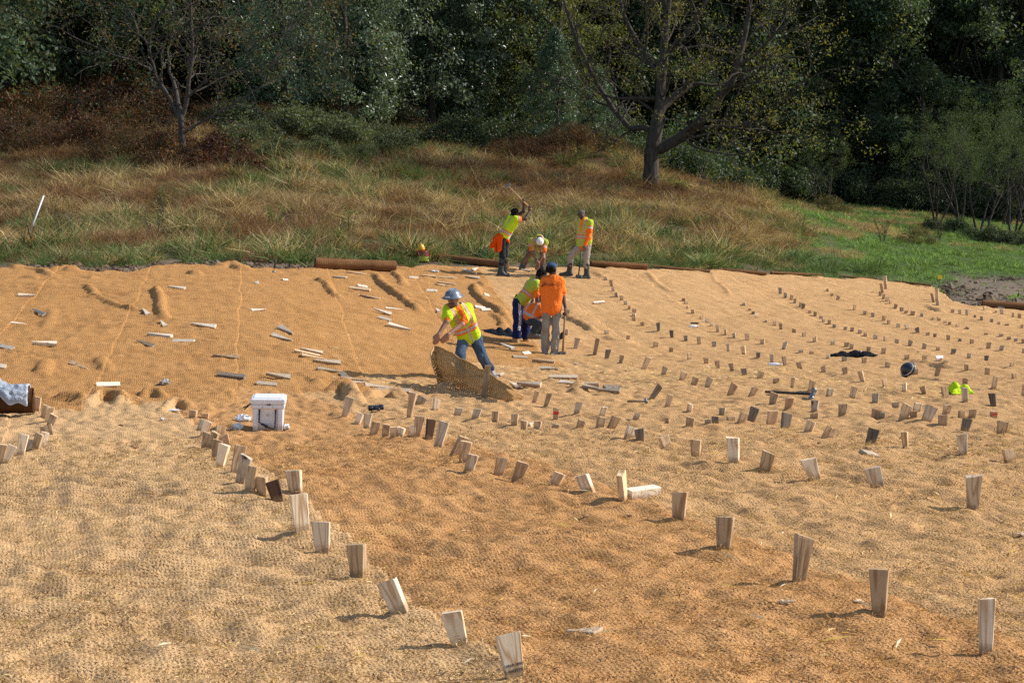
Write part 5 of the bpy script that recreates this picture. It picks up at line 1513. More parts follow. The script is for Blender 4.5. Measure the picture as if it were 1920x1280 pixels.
# --- 4: crouching worker behind them
Z4 = Z2 + .75
P4 = Person('worker crouching in orange and lime vest behind the two men', (930, 480), .15625, Z4, dict(
    head=(575, 520, .1), neck=(545, 585, .08), shL=(400, 620, .16), shR=(535, 625, -.02), elL=(440, 720, -.02), haL=(520, 800, -.05), elR=(545, 740, -.06), haR=(545, 850, -.06),
    hipL=(405, 760, .18), hipR=(420, 770, .0), knL=(560, 770, .12), knR=(525, 790, -.12), anL=(480, 930, .14), anR=(440, 925, -.10), toeL=(560, 968, .12), toeR=(515, 966, -.12)),
    face=(.8, -.3, -.5), skin=(.16, .08, .055), updir=(.4, 0, .9))
P4.body()
P4.shirt(ORGS, .55)
P4.vest((.80, .17, .02), None, .4, armband=False, bottom=-.02, band=(.30, .5))
P4.trousers((.045, .058, .068), 1.9, .014, .010)
P4.boots((.12, .10, .085))
P4.cap((.05, .06, .08), False, 'beanie')

# --- 5: worker swinging the sledgehammer
Z5 = hit(945, 517)[1]
P5 = Person('worker in lime vest swinging a sledgehammer, orange jacket tied round his waist', (900, 335), .14844, Z5, dict(
    head=(442, 436, .02), neck=(410, 486, .02), shL=(412, 512, .14), shR=(450, 515, -.15), elL=(552, 412, .05), haL=(552, 318, .0), elR=(572, 508, -.12), haR=(625, 402, -.02),
    hipL=(320, 745, .10), hipR=(285, 745, -.10), knL=(312, 965, .12), knR=(285, 985, -.12), anL=(300, 1165, .14), anR=(262, 1165, -.12), toeL=(360, 1215, .16), toeR=(365, 1222, -.10)),
    face=(.55, .45, .12), skin=(.075, .04, .03))
P5.grips['L'] = True; P5.grips['R'] = True
P5.grips['dirL'] = ((-.3, .1, .9), (.8, -.3, .2)); P5.grips['dirR'] = ((-.1, .1, .9), (.8, -.3, .2))
P5.body()
P5.shirt(ORGS, .40, bottom=-.02)
P5.vest(LIME, None, .30, armband=True, bottom=.0, band=(.22, .32), e=.032)
P5.garment('undershirt_hem', [C(P5.mh + P5.tu * .08, P5.mh, .14, .135)], (.62, .64, .70), .006, cut=lambda G: np.maximum(((G - P5.mh) @ P5.tu) - .10, -.02 - (G - P5.mh) @ P5.tu))
P5.trousers((.022, .024, .028), 1.5, .010, .012)
P5.boots((.028, .034, .034), 1.22)
P5.hair((.010, .010, .012), r=(.090, .108, .102), low=-.07, name='beanie')
w5 = lambda x, y, dz: at_depth(900 + x * .14844, 335 + y * .14844, Z5 + dz)
P5.garment('tied_jacket', [C(w5(250, 735, .12), w5(250, 735, -.14), .085, .085), C(w5(240, 740, -.06), w5(150, 860, -.02), .10, .045), C(w5(240, 740, .08), w5(140, 850, .10), .10, .04), C(w5(260, 745, -.14), w5(240, 905, -.16), .085, .055), C(w5(270, 740, -.14), w5(270, 900, -.15), .07, .045),
    C(w5(300, 735, -.12), w5(365, 800, -.06), .06, .03), C(w5(200, 760, .0), w5(200, 910, -.05), .08, .04), C(w5(300, 730, .08), w5(360, 810, .08), .06, .03)], (.72, .085, .008), .014, cut=None, wsc=.10)
hammer('sledgehammer', 'sledgehammer raised overhead by the swinging worker', w5(352, 92, .0), w5(652, 392, -.03), False, .15, .040, (.9, .1, .55), M['wood_t'], r=.021)

# --- 6: worker with white cap bent down
Z6 = hit(1005, 508)[1]
P6 = Person('worker in white skull cap and lime vest bent double over a stake', (960, 380), .11716, Z6, dict(
    head=(446, 640, -.42), neck=(438, 575, -.28), shL=(520, 640, -.22), shR=(310, 620, -.22), elL=(488, 830, -.30), haL=(420, 985, -.32), elR=(325, 800, -.30), haR=(385, 915, -.34),
    hipL=(490, 690, .24), hipR=(350, 690, .24), knL=(500, 890, .05), knR=(228, 890, .05), anL=(486, 1085, .10), anR=(150, 1060, .10), toeL=(478, 1122, -.08), toeR=(160, 1108, -.08)),
    face=(.0, -.45, -.90), skin=(.20, .10, .07), updir=(0, -.9, .42))
P6.j['hipL'][2] += .0
P6.body()
P6.shirt(ORGS, .5)
P6.vest((.36, .42, .07), None, .62, armband=True, bottom=-.05, band=(.1, .18), e=.035)
P6.trousers((.17, .13, .095), 1.85, .018, .012)
P6.boots((.05, .055, .055))
P6.cap((.78, .78, .80), False, 'skull_cap', lowback=.25, r=(.098, .118, .100))

# --- 7: worker resting on a sledgehammer
Z7 = hit(1094, 521)[1]
P7 = Person('bearded worker in camouflage cap, lime vest and rubber boots standing by a sledgehammer', (960, 380), .11716, Z7, dict(
    head=(1118, 190, -.02), neck=(1156, 268, .0), shL=(1242, 325, -.12), shR=(1098, 322, .10), elL=(1222, 545, -.16), haL=(1168, 680, -.16), elR=(1085, 530, .22), haR=(1110, 680, .18),
    hipL=(1205, 690, -.06), hipR=(1095, 690, .08), knL=(1190, 870, -.08), knR=(945, 855, .06), anL=(1195, 1150, -.02), anR=(915, 1110, .14), toeL=(1095, 1200, -.10), toeR=(780, 1148, .10)),
    face=(-.62, -.72, -.05), skin=(.20, .11, .075))
P7.body(beard=(.012, .010, .009), glasses=True)
def sl(v): return np.tile(np.array(ORGS, float), (len(v), 1))
P7.shirt(ORGS, 1.88, bottom=-.14, e=.016, colf=sl, fat=1.05)
P7.vest((.42, .50, .05), ORGS, .62, armband=True, bottom=-.02, band=(.36, .45), open_w=.035, e=.034)
P7.trousers((.36, .31, .26), 1.55, .014, .011)
P7.boots((.035, .042, .042), 1.42)
P7.hair((.012, .010, .009), r=(.080, .100, .085))
P7.cap((.12, .125, .095), True, 'camouflage_cap')
w7 = lambda x, y, dz: at_depth(960 + x * .11716, 380 + y * .11716, Z7 + dz)
hb7 = w7(1064, 1155, .05); hb7[2] = gz(hb7[0], hb7[1]) + .035
hammer('sledgehammer', 'black handled sledgehammer standing between the rubber boots of the bearded worker', w7(1112, 760, .12), hb7, True, .14, .035, (.8, -.5, 0), M['black'], r=.017)
M['bark_pale2'] = barkmat('bark_mid', (0.035, 0.030, 0.026), (0.11, 0.095, 0.08))
# ------------------------------------------------------------------ vegetation helpers
def leaf_mesh(name, pos, size, aspect, cols, mat, rng, nrm=None, up=.3, spread=1.0):
    n = len(pos)
    d = rng.normal(size=(n, 3)) * spread
    if nrm is not None: d = d * .8 + nrm
    d[:, 2] += up; d /= np.linalg.norm(d, axis=1, keepdims=True)
    t = rng.normal(size=(n, 3)); t[:, 2] -= .4
    t -= d * (t * d).sum(1, keepdims=True); t /= np.linalg.norm(t, axis=1, keepdims=True)
    b = np.cross(d, t)
    s = (size * rng.uniform(.6, 1.3, n))[:, None]
    v = np.stack([pos - t * s, pos + b * s * aspect + d * s * .12, pos + t * s, pos - b * s * aspect + d * s * .12], 1).reshape(-1, 3)
    f = np.arange(n * 4).reshape(n, 4)
    c = np.repeat(cols, 4, 0)
    return mesh_np(name, v, f, col=c, mats=[mat], smooth=False)

def pick(rng, pal, n, w=None, var=.25):
    pal = np.array(pal, float)
    c = pal[rng.choice(len(pal), n, p=w)]
    return c * rng.uniform(1 - var, 1 + var, (n, 1))

def crown_pts(rng, clumps, per, rc, shell=.5):
    """clumps: (n,3) centres; leaves scattered round each"""
    n = len(clumps)
    d = rng.normal(size=(n, per, 3)); d /= np.linalg.norm(d, axis=2, keepdims=True)
    r = rng.random((n, per, 1)) ** shell
    rad = rc * rng.uniform(.6, 1.35, (n, 1, 1))
    P = clumps[:, None] + d * r * rad * np.array([1, 1, .8])
    return P.reshape(-1, 3), d.reshape(-1, 3), np.repeat(np.arange(n), per)

def grow(rng, p, d, L, r, depth, paths, tips, maxd, nseg=5, wob=.22, up=.10, nchild=(2, 4), shrink=.62, ang=(.45, .95), droop=0):
    pts = [np.array(p, float)]; rad = [r]
    d = unit(d)
    for i in range(nseg):
        d = unit(d + rng.normal(size=3) * wob + np.array([0, 0, up - droop * i / nseg]))
        pts.append(pts[-1] + d * L / nseg); rad.append(r * (1 - .62 * (i + 1) / nseg))
    paths.append((np.array(pts), np.array(rad), depth))
    if depth >= maxd:
        tips.append(np.array(pts)); return
    for c in range(rng.integers(*nchild, endpoint=True)):
        k = rng.integers(max(1, nseg // 3), nseg + 1)
        a = rng.uniform(*ang); q = rng.normal(size=3); dd = unit(pts[k] - pts[k - 1]); q = unit(q - dd * (q @ dd))
        grow(rng, pts[k], dd * math.cos(a) + q * math.sin(a), L * shrink * rng.uniform(.75, 1.2), max(rad[k] * .72, .004), depth + 1, paths, tips, maxd, nseg, wob, up, nchild, shrink, ang, droop)

def limbs_mesh(name, paths, mat, sides=(9, 7, 5, 4, 3)):
    m = MB()
    for P, r, dp in paths:
        m.tube(P, r, sides[min(dp, len(sides) - 1)], cap=False)
    return m.mesh(name, [mat], True)

PROTO = {}
def proto_tree(key, trunk, crown):
    PROTO[key] = (trunk, crown)
def plant(key, name, label, cat, loc, sc=1.0, rot=0.0, group=None, scz=None, parts=('trunk', 'crown')):
    root = thing(name, label, cat, loc, group)
    root.rotation_euler = (0, 0, rot)
    root.scale = (sc, sc, scz or sc)
    for nm, me in zip(parts, PROTO[key]):
        if me is not None: ob(nm, me, root)
    return root

def base_at(x, Y, sink=.15):
    X = (x - 960) / F * Y
    return np.array([X, Y, float(terr(X, Y)) + float(slope_bump(np.array(X), np.array(Y))) - sink])

# glossy upright trees
GL = [(.062, .112, .064), (.076, .135, .068), (.095, .155, .078), (.070, .12, .082)]
for q in range(4):
    rng = np.random.default_rng(100 + q)
    H, W = 11.0, 2.5
    paths, tips = [], []
    grow(rng, (0, 0, 0), (0, 0, 1), H * .9, .16, 0, paths, tips, 2, 7, .06, .2, (6, 9), .28, (.5, 1.0))
    n = 230
    t = rng.random(n); ang = rng.random(n) * 2 * math.pi
    rr = W * np.sin(np.clip(.10 + t * .93, 0, 1) ** .75 * math.pi) ** .7 * (.45 + .55 * rng.random(n) ** .5) * (1 + .25 * np.sin(ang * 3 + q))
    cl = np.stack([np.cos(ang) * rr, np.sin(ang) * rr, .9 + t * (H - 1)], 1)
    P, D, ci = crown_pts(rng, cl, 110, .62)
    tint = rng.uniform(.65, 1.25, n)[ci][:, None]
    me = leaf_mesh('glossy_leaves', P, .085, .48, pick(rng, GL if q < 3 else [(.13, .185, .115), (.155, .21, .13), (.175, .23, .145), (.105, .155, .09)], len(P)) * tint, M['leaf_gloss'], rng, D * 1.3, .3)  # last kind: silvery leaves, with sunlit brightness also put into their colour
    proto_tree(f'gloss{q}', limbs_mesh('glossy_trunk', paths, M['bark']), me)

# broad crowned forest trees
BR = [(.058, .105, .062), (.072, .122, .068), (.088, .13, .064), (.098, .125, .056)]  # extra blue puts distance haze into the leaf colour
for q in range(3):
    rng = np.random.default_rng(200 + q)
    paths, tips = [], []
    grow(rng, (0, 0, 0), (0.05, 0, 1), 9, .34, 0, paths, tips, 2, 6, .08, .15, (4, 6), .6, (.5, 1.0))
    n = 150
    lobes = rng.normal(size=(16, 3)) * np.array([3.0, 3.0, 3.8]) + np.array([0, 0, 11.0])
    li = rng.integers(0, 16, n)
    dd = rng.normal(size=(n, 3)); dd /= np.linalg.norm(dd, axis=1, keepdims=True)
    cl = lobes[li] + dd * np.array([1.9, 1.9, 1.6]) * rng.random((n, 1)) ** .35
    low = rng.random(n) < .22
    cl[low, 2] = rng.uniform(2.0, 7, low.sum())
    P, D, ci = crown_pts(rng, cl, 150, 1.15)
    tint = rng.uniform(.6, 1.3, n)[ci][:, None]
    pal = BR if q != 1 else [(.07, .10, .058), (.09, .118, .068), (.105, .11, .042), (.075, .12, .05)]
    me = leaf_mesh('broad_leaves', P, .15, .55, pick(rng, pal, len(P)) * tint, M['leaf'], rng, D * 1.2, .4)
    proto_tree(f'broad{q}', limbs_mesh('broad_trunk', paths, M['bark']), me)

# willowy small trees with fine foliage and several thin stems
WL = [(.048, .074, .026), (.062, .090, .030), (.042, .066, .026), (.072, .092, .030)]
for q in range(2):
    rng = np.random.default_rng(300 + q)
    paths, tips = [], []
    for k in range(3):
        a = rng.random() * 6.28
        grow(rng, (math.cos(a) * .15, math.sin(a) * .15, 0), (math.cos(a) * .32, math.sin(a) * .32, 1), 4.6, .085, 0, paths, tips, 2, 7, .10, .06, (3, 5), .5, (.4, .9))
    n = 70
    ang = rng.random(n) * 6.28; r = 2.9 * rng.random(n) ** .5
    z = 5.0 + 1.5 * rng.normal(size=n) * .7 + 1.2 * (1 - (r / 2.9) ** 2)
    cl = np.stack([np.cos(ang) * r, np.sin(ang) * r, np.maximum(z, 2.6)], 1)
    P, D, ci = crown_pts(rng, cl, 90, .58, .5)
    tint = rng.uniform(.7, 1.25, n)[ci][:, None]
    me = leaf_mesh('fine_leaves', P, .060, .26, pick(rng, WL, len(P)) * tint, M['leaf'], rng, D * .4, .2)
    proto_tree(f'willow{q}', limbs_mesh('thin_stems', paths, M['bark']), me)

# bushes: rust vines, green scrub, olive
def bush_proto(key, pal, seed, leaf=.06, n=46, per=150, W=1.5, H=1.1, mat='leaf', asp=.5):
    rng = np.random.default_rng(seed)
    paths, tips = [], []
    for k in range(7):
        a = rng.random() * 6.28; s = rng.uniform(.3, 1.1)
        grow(rng, (math.cos(a) * .2, math.sin(a) * .2, 0), (math.cos(a) * s, math.sin(a) * s, 1), H * 1.1, .022, 0, paths, tips, 1, 5, .25, .0, (2, 4), .55, (.4, 1.0), .25)
    ang = rng.random(n) * 6.28; r = W * rng.random(n) ** .55; z = H * (1 - (r / W) ** 2) * rng.random(n) ** .5 + .15
    cl = np.stack([np.cos(ang) * r, np.sin(ang) * r, z], 1)
    P, D, ci = crown_pts(rng, cl, per, .42)
    tint = rng.uniform(.55, 1.35, n)[ci][:, None]
    proto_tree(key, limbs_mesh('stems', paths, M['bark']), leaf_mesh('foliage', P, leaf, asp, pick(rng, pal, len(P)) * tint, M[mat], rng, D * .6, .3))
bush_proto('rust0', [(.13, .045, .022), (.10, .035, .018), (.16, .075, .03), (.05, .05, .022), (.06, .025, .015)], 401, .055)
bush_proto('rust1', [(.17, .085, .035), (.12, .05, .022), (.08, .04, .02), (.045, .05, .02)], 402, .05, asp=.25)
bush_proto('scrub0', [(.085, .112, .055), (.105, .125, .068), (.12, .135, .06), (.065, .09, .045)], 403, .05)
bush_proto('scrub1', [(.030, .055, .025), (.045, .07, .03), (.06, .075, .03)], 404, .055)
bush_proto('olive0', [(.11, .115, .035), (.14, .13, .04), (.085, .095, .03), (.13, .085, .03)], 405, .045, asp=.35)

# ------------------------------------------------------------------ the two bare-limbed trees, limbs traced then branched
def limb_tree(name, label, Y, limbs, mat, leafpal, nleaf, leafsize, seed, twig=(3, 5), wts=None, clump=.35, maxd=3, thin=1.0, kmul=1.0):
    rng = np.random.default_rng(seed)
    x0, y0 = limbs[0][0][0][:2]
    root = thing(name, label, 'tree')
    paths, tips = [], []
    for pts, rads, kids in limbs:
        P = np.array([at_depth(p[0], p[1], Y + (p[2] if len(p) > 2 else 0)) for p in pts])
        # subdivide and wobble
        n = 5 * (len(P) - 1) + 1
        t = np.linspace(0, len(P) - 1, n); Q = np.stack([np.interp(t, np.arange(len(P)), P[:, k]) for k in range(3)], 1)
        Q[1:-1] += rng.normal(size=(n - 2, 3)) * .05
        for _ in range(2): Q[1:-1] = (Q[:-2] + 2 * Q[1:-1] + Q[2:]) / 4
        rr = np.interp(t, np.arange(len(P)), rads) * thin
        paths.append((Q, rr, 0))
        for c in range(int(kids * kmul)):
            k = rng.integers(int(n * .18), n); dd = unit(Q[k] - Q[k - 1]); q = rng.normal(size=3) * np.array([1, 1.0, .8]); q = unit(q - dd * (q @ dd))
            a = rng.uniform(.5, 1.15)
            grow(rng, Q[k], dd * math.cos(a) + q * math.sin(a), rng.uniform(1.6, 3.4), min(rr[k] * .5, .06), 1, paths, tips, maxd, 6, .22, .02, twig, .62, (.4, 1.0), .05)
        grow(rng, Q[-1], Q[-1] - Q[-2], 3.2, rr[-1], 1, paths, tips, maxd, 6, .18, .05, twig, .65)
    base = paths[0][0][0].copy()
    root.location = base
    paths = [(P - base, r, d) for P, r, d in paths]
    ob('trunk', limbs_mesh(name + '_limbs', paths, mat), root)
    tp = np.concatenate([t[1:] for t in tips]) - base
    idx = rng.integers(0, len(tp), nleaf // 9)
    P, D, ci = crown_pts(rng, tp[idx], 9, clump)
    tint = rng.uniform(.7, 1.3, len(idx))[ci][:, None]
    ob('crown', leaf_mesh(name + '_leaves', P, leafsize, .42, pick(rng, leafpal, len(P), wts) * tint, M['leaf'], rng, None, .1), root)
    return root

Y1 = 64.0
b1 = base_at(345, Y1)
gy = project(b1)[1]
limb_tree('grey_limbed_tree', 'half bare tree with pale grey spreading limbs rising from rust coloured vines', Y1, [
    ([(343, gy, 0), (342, 262, 0), (340, 215, 0)], [.30, .26, .22], 0),
    ([(338, 222, 0), (312, 178, .3), (292, 140, .5), (277, 92, .4), (285, 48, .2), (322, -5, 0), (345, -60, -.3)], [.17, .15, .14, .13, .11, .09, .05], 9),
    ([(285, 134, .4), (245, 112, .0), (200, 96, -.6), (150, 76, -1.0), (110, 52, -1.3)], [.10, .09, .07, .05, .03], 7),
    ([(342, 218, 0), (352, 165, -.2), (360, 95, -.4), (358, 40, -.4), (350, -30, -.3), (352, -90, 0)], [.19, .17, .15, .13, .10, .05], 9),
    ([(350, 185, -.1), (392, 148, -.6), (440, 112, -1.0), (500, 75, -1.3), (545, 45, -1.5)], [.10, .09, .07, .05, .03], 8),
    ([(352, 245, 0), (400, 215, .3), (450, 190, .5), (490, 165, .6), (500, 128, .6), (520, 98, .5)], [.12, .10, .09, .08, .06, .03], 8),
    ([(280, 95, .4), (262, 60, .9), (240, 20, 1.2), (215, -30, 1.4)], [.08, .07, .05, .03], 6),
    ([(360, 70, -.4), (395, 30, -.7), (430, -10, -1.0)], [.09, .07, .05], 5)],
    M['bark_pale2'], [(.07, .085, .032), (.10, .075, .032), (.13, .07, .032), (.055, .08, .028)], 7500, .07, 501, (3, 4), thin=.50, clump=.5, kmul=1.5)
Y2 = 69.0
b2 = base_at(1222, Y2)
gy = project(b2)[1]
limb_tree('spreading_tree', 'large spreading tree with dark trunk and thin yellow green leaves', Y2, [
    ([(1222, gy + 4, 0), (1220, 318, 0), (1222, 280, 0), (1226, 262, 0)], [.42, .33, .31, .33], 0),
    ([(1226, 268, 0), (1232, 215, .1), (1240, 160, .2), (1246, 90, .3), (1252, 20, .3), (1258, -60, .2)], [.26, .23, .21, .18, .15, .09], 14),
    ([(1230, 280, 0), (1262, 266, -.3), (1300, 242, -.8), (1336, 205, -1.3), (1364, 165, -1.7), (1384, 118, -2.0), (1396, 60, -2.2), (1412, -20, -2.3)], [.25, .23, .22, .20, .17, .15, .12, .06], 14),
    ([(1300, 244, -.8), (1345, 240, -1.0), (1385, 238, -1.4), (1430, 212, -1.7), (1472, 186, -2.0)], [.10, .09, .08, .06, .03], 8),
    ([(1240, 262, 0), (1212, 240, .3), (1180, 240, .8), (1145, 200, 1.2), (1115, 150, 1.5), (1085, 80, 1.7), (1062, 20, 1.8), (1050, -50, 1.9)], [.14, .13, .12, .11, .10, .09, .07, .04], 12),
    ([(1238, 186, .2), (1195, 184, .0), (1150, 182, -.3), (1112, 172, -.5)], [.09, .08, .06, .03], 6),
    ([(1244, 110, .3), (1290, 60, -.2), (1320, 10, -.5), (1345, -50, -.8)], [.12, .11, .09, .05], 8),
    ([(1240, 150, .2), (1200, 90, .8), (1170, 30, 1.2), (1150, -40, 1.5)], [.13, .11, .09, .05], 9),
    ([(1384, 125, -2.0), (1430, 90, -2.5), (1470, 50, -2.8), (1500, 10, -3.0)], [.09, .07, .05, .03], 7),
    ([(1280, 258, -.5), (1320, 282, -1.2), (1370, 292, -1.8), (1405, 285, -2.2)], [.06, .05, .04, .02], 5)],
    M['bark'], [(.17, .20, .05), (.22, .225, .05), (.19, .165, .035), (.09, .125, .035)], 13000, .064, 502, (3, 4), clump=.5)
# two leaning dark trunks behind it
Y3 = 84.0
for nm, lab, pts, sd in (('forked_tree', 'dark forked tree leaning left behind the spreading tree', [(1045, 225), (1042, 150), (1008, 100), (960, 58), (905, 5), (860, -50)], 503),
                         ('straight_tree', 'straight dark trunked tree behind the spreading tree', [(1062, 230), (1052, 140), (1046, 60), (1050, -20), (1052, -80)], 504),
                         ('twisted_tree', 'dark tree with upright twin limbs left of the spreading tree', [(1012, 225), (1008, 130), (1000, 50), (985, -20), (975, -70)], 505)):
    limb_tree(nm, lab, Y3, [([(p[0], p[1], 0) for p in pts], list(np.linspace(.36, .16, len(pts))), 16)], M['bark'], [(.12, .145, .04), (.16, .165, .042), (.085, .115, .035)], 9000, .10, sd, (2, 4), clump=.6)

# ------------------------------------------------------------------ placed trees
rp = random.Random(5)
GT = [(655, 78, 1.08, 'tall glossy leaved tree standing sunlit above the scrub slope'), (540, 84, 1.15, 'glossy leaved tree just right of the grey limbed tree'),
      (590, 92, 1.2, 'glossy leaved tree filling the gap behind two others'), (470, 90, 1.1, 'glossy leaved tree behind the grey limbed tree'),
      (815, 82, 1.2, 'broad based glossy evergreen tree at the head of the grassy slope'), (890, 84, 1.25, 'glossy evergreen tree with its skirt touching the brown grass'),
      (755, 92, 1.3, 'glossy tree in the dark hollow between two evergreens'), (950, 92, 1.25, 'glossy evergreen behind the leaning forked tree'), (690, 96, 1.35, 'tall glossy tree high on the slope behind the others')]
for i, (x, Y, sc, lab) in enumerate(GT):
    plant(f'gloss{3 if i in (0, 1, 4) else i % 3}', 'glossy_tree', lab, 'tree', base_at(x, Y, .3), sc, rp.random() * 6.28, 'glossy leaved trees on the slope')
plant('gloss1', 'young_evergreen', 'small dark evergreen growing left of the spreading tree trunk', 'tree', base_at(1040, 76, .2), .50, 1.0, None, .52)
plant('gloss2', 'young_evergreen', 'small dark evergreen in the thicket behind the spreading tree', 'tree', base_at(1120, 80, .2), .45, 2.0, None, .45)

RT = [(1560, 108, 1.0, 0), (1640, 112, 1.15, 1), (1720, 104, .85, 0), (1790, 112, 1.1, 2), (1870, 108, 1.05, 0), (1950, 112, 1.1, 1), (1500, 112, 1.05, 2), (1430, 104, .95, 1), (1365, 100, .95, 2), (1290, 100, .9, 0), (1690, 124, 1.4, 2), (1830, 126, 1.4, 1), (1590, 128, 1.45, 0), (1930, 128, 1.4, 2), (2020, 118, 1.2, 0), (2080, 106, 1.1, 1)]
RLAB = ['dense dark crowned tree in the wood behind the green meadow', 'grey green tree in the wood behind the green meadow', 'tall leafy tree in the wood behind the green meadow']
for i, (x, Y, sc, k) in enumerate(RT):
    plant(f'broad{k}', 'forest_tree', RLAB[k], 'tree', base_at(x, Y, .3), sc, rp.random() * 6.28, 'trees of the wood behind the meadow')
# back rows close the view up to the top of the frame
BK = ['tall dark tree high in the wood behind the brown slope', 'tall grey green tree high in the wood behind the brown slope', 'tall leafy tree high in the wood behind the brown slope']
for r, (Y, dx, s0) in enumerate(((106, 120, 1.2), (122, 110, 1.45), (142, 105, 1.7))):
    for i, x in enumerate(np.arange(-220, 1420 if r == 0 else 2200, dx)):
        k = (i + r) % 3
        plant(f'broad{k}', 'slope_tree', BK[k], 'tree', base_at(x + rp.uniform(-35, 35), Y + rp.uniform(-4, 4), .4), s0 * rp.uniform(.9, 1.15), rp.random() * 6.28, 'trees of the wood behind the slope')
for i, (x, Y, sc) in enumerate([(-10, 90, 1.1), (60, 94, 1.15), (150, 97, 1.2), (240, 98, 1.2), (-110, 92, 1.2), (-60, 78, 1.0), (20, 84, 1.1), (100, 88, 1.1), (190, 92, 1.15), (300, 92, 1.2), (390, 94, 1.15)]):
    plant(f'broad{i % 3}', 'dark_tree', ['dark shaded tree above the rust coloured vines', 'grey green shaded tree above the rust coloured vines', 'leafy shaded tree above the rust coloured vines'][i % 3], 'tree', base_at(x, Y, .3), sc, rp.random() * 6.28, 'trees above the vine thicket')
# willowy trees at the right of the meadow
for i, (x, Y, sc, lab) in enumerate([(1752, 82, .74, 'thin stemmed willowy tree standing alone at the meadow edge'), (1838, 78, .76, 'willowy tree with crossing stems over a dark patch of ground'), (1895, 76, .78, 'willowy tree with bowed stems beside the meadow'),
                                     (1960, 78, .8, 'willowy tree with its crown reaching over the bowed stems'), (1800, 92, .95, 'willowy tree set back behind the thin stemmed one'), (1880, 92, 1.05, 'taller willowy tree set back behind the bowed stems')]):
    plant(f'willow{i % 2}', 'willowy_tree', lab, 'tree', base_at(x, Y, .1), sc, rp.random() * 6.28, 'willowy trees at the meadow edge')
plant('willow1', 'round_topped_tree', 'small round topped pale tree above a yellow green bush', 'tree', base_at(1541, 92, .1), .62, .4, None, .62)

# ------------------------------------------------------------------ bushes
def bushes(key, name, lab, grp, pts):
    for x, Y, sc in pts:
        plant(key if isinstance(key, str) else rp.choice(key), name, lab, 'bush', base_at(x, Y, .12), sc * rp.uniform(.85, 1.15), rp.random() * 6.28, grp, None, ('stem', 'foliage'))
bushes(['rust0', 'rust1'], 'vine_thicket', 'rust brown tangle of vines heaped on the slope left of the grey limbed tree', 'rust vine heaps left of the tree',
       [(-30, 68, 1.3), (40, 70, 1.4), (95, 68, 1.2), (150, 70, 1.5), (205, 68, 1.3), (250, 66, 1.2), (290, 66, 1.1), (20, 76, 1.7), (110, 77, 1.7), (190, 77, 1.8), (265, 75, 1.7), (70, 82, 1.8), (160, 84, 1.9), (240, 83, 1.9)])
bushes('rust0', 'vine_thicket', 'red brown vines climbing round the foot of the grey limbed tree', 'rust vines at the tree foot', [(320, 63, .85), (370, 62.5, .8), (395, 63.5, 1.0), (415, 65, 1.0), (345, 66, 1.3)])
bushes('rust0', 'vine_mound', 'low red brown mound of vines standing alone on the dry grass', None, [(470, 62, .55)])
bushes(['scrub0'], 'scrub_bush', 'grey green scrub on the slope below the glossy trees', 'scrub on the slope',
       [(470, 70, 1.0), (510, 72, 1.1), (560, 73, 1.2), (610, 74, 1.1), (650, 72, 1.0), (700, 74, 1.1), (740, 71, .9), (530, 66, .7), (600, 67, .7), (680, 68, .7), (450, 76, 1.3), (580, 80, 1.4), (720, 80, 1.3)])
bushes(['scrub1'], 'dark_shrub', 'dark green shrub under the evergreen trees', 'dark shrubs under the evergreens',
       [(770, 75, 1.0), (850, 76, 1.2), (905, 78, 1.2), (990, 79, 1.2), (1090, 82, 1.3), (1150, 82, 1.4), (1180, 78, 1.0), (1280, 80, 1.3), (1330, 84, 1.5), (1130, 90, 2.0), (1230, 92, 2.0), (1330, 94, 2.0), (990, 90, 1.8), (1440, 98, 1.8)])
bushes('rust1', 'bracken_clump', 'orange brown bracken clump on the mound left of the spreading tree', 'bracken on the mound', [(1000, 74, .8), (1060, 75, .9), (1100, 75, .8), (1150, 75, .7), (930, 74, .8), (960, 76, .9)])
bushes('rust1', 'bracken_clump', 'orange brown vines climbing a trunk right of the spreading tree', None, [(1362, 74, .62)])
bushes('rust1', 'bracken_clump', 'brown clump at the foot of the spreading tree', None, [(1262, 68, .42)])
bushes('olive0', 'olive_bush', 'yellow green bush under the round topped tree', None, [(1552, 88, .95)])
bushes('olive0', 'olive_bush', 'olive bush at the end of the brown ridge', None, [(1440, 80, .75)])
bushes('olive0', 'meadow_bush', 'loose olive bush standing in the green meadow', None, [(1712, 66, .62)])
bushes(['scrub1'], 'understory_bush', 'dark understory bush at the edge of the wood behind the meadow', 'understory of the far wood',
       [(1480, 100, 1.6), (1530, 102, 1.7), (1600, 102, 1.6), (1660, 101, 1.6), (1720, 100, 1.4), (1780, 100, 1.5), (1840, 99, 1.5), (1900, 98, 1.6), (1960, 98, 1.6)])
bushes(['scrub1'], 'ground_shrub', 'low dark shrub under the willowy trees', 'low shrubs under the willows', [(1745, 76, .6), (1790, 77, .6), (1815, 74, .55), (1860, 73, .6), (1895, 72, .55), (1930, 72, .6)])

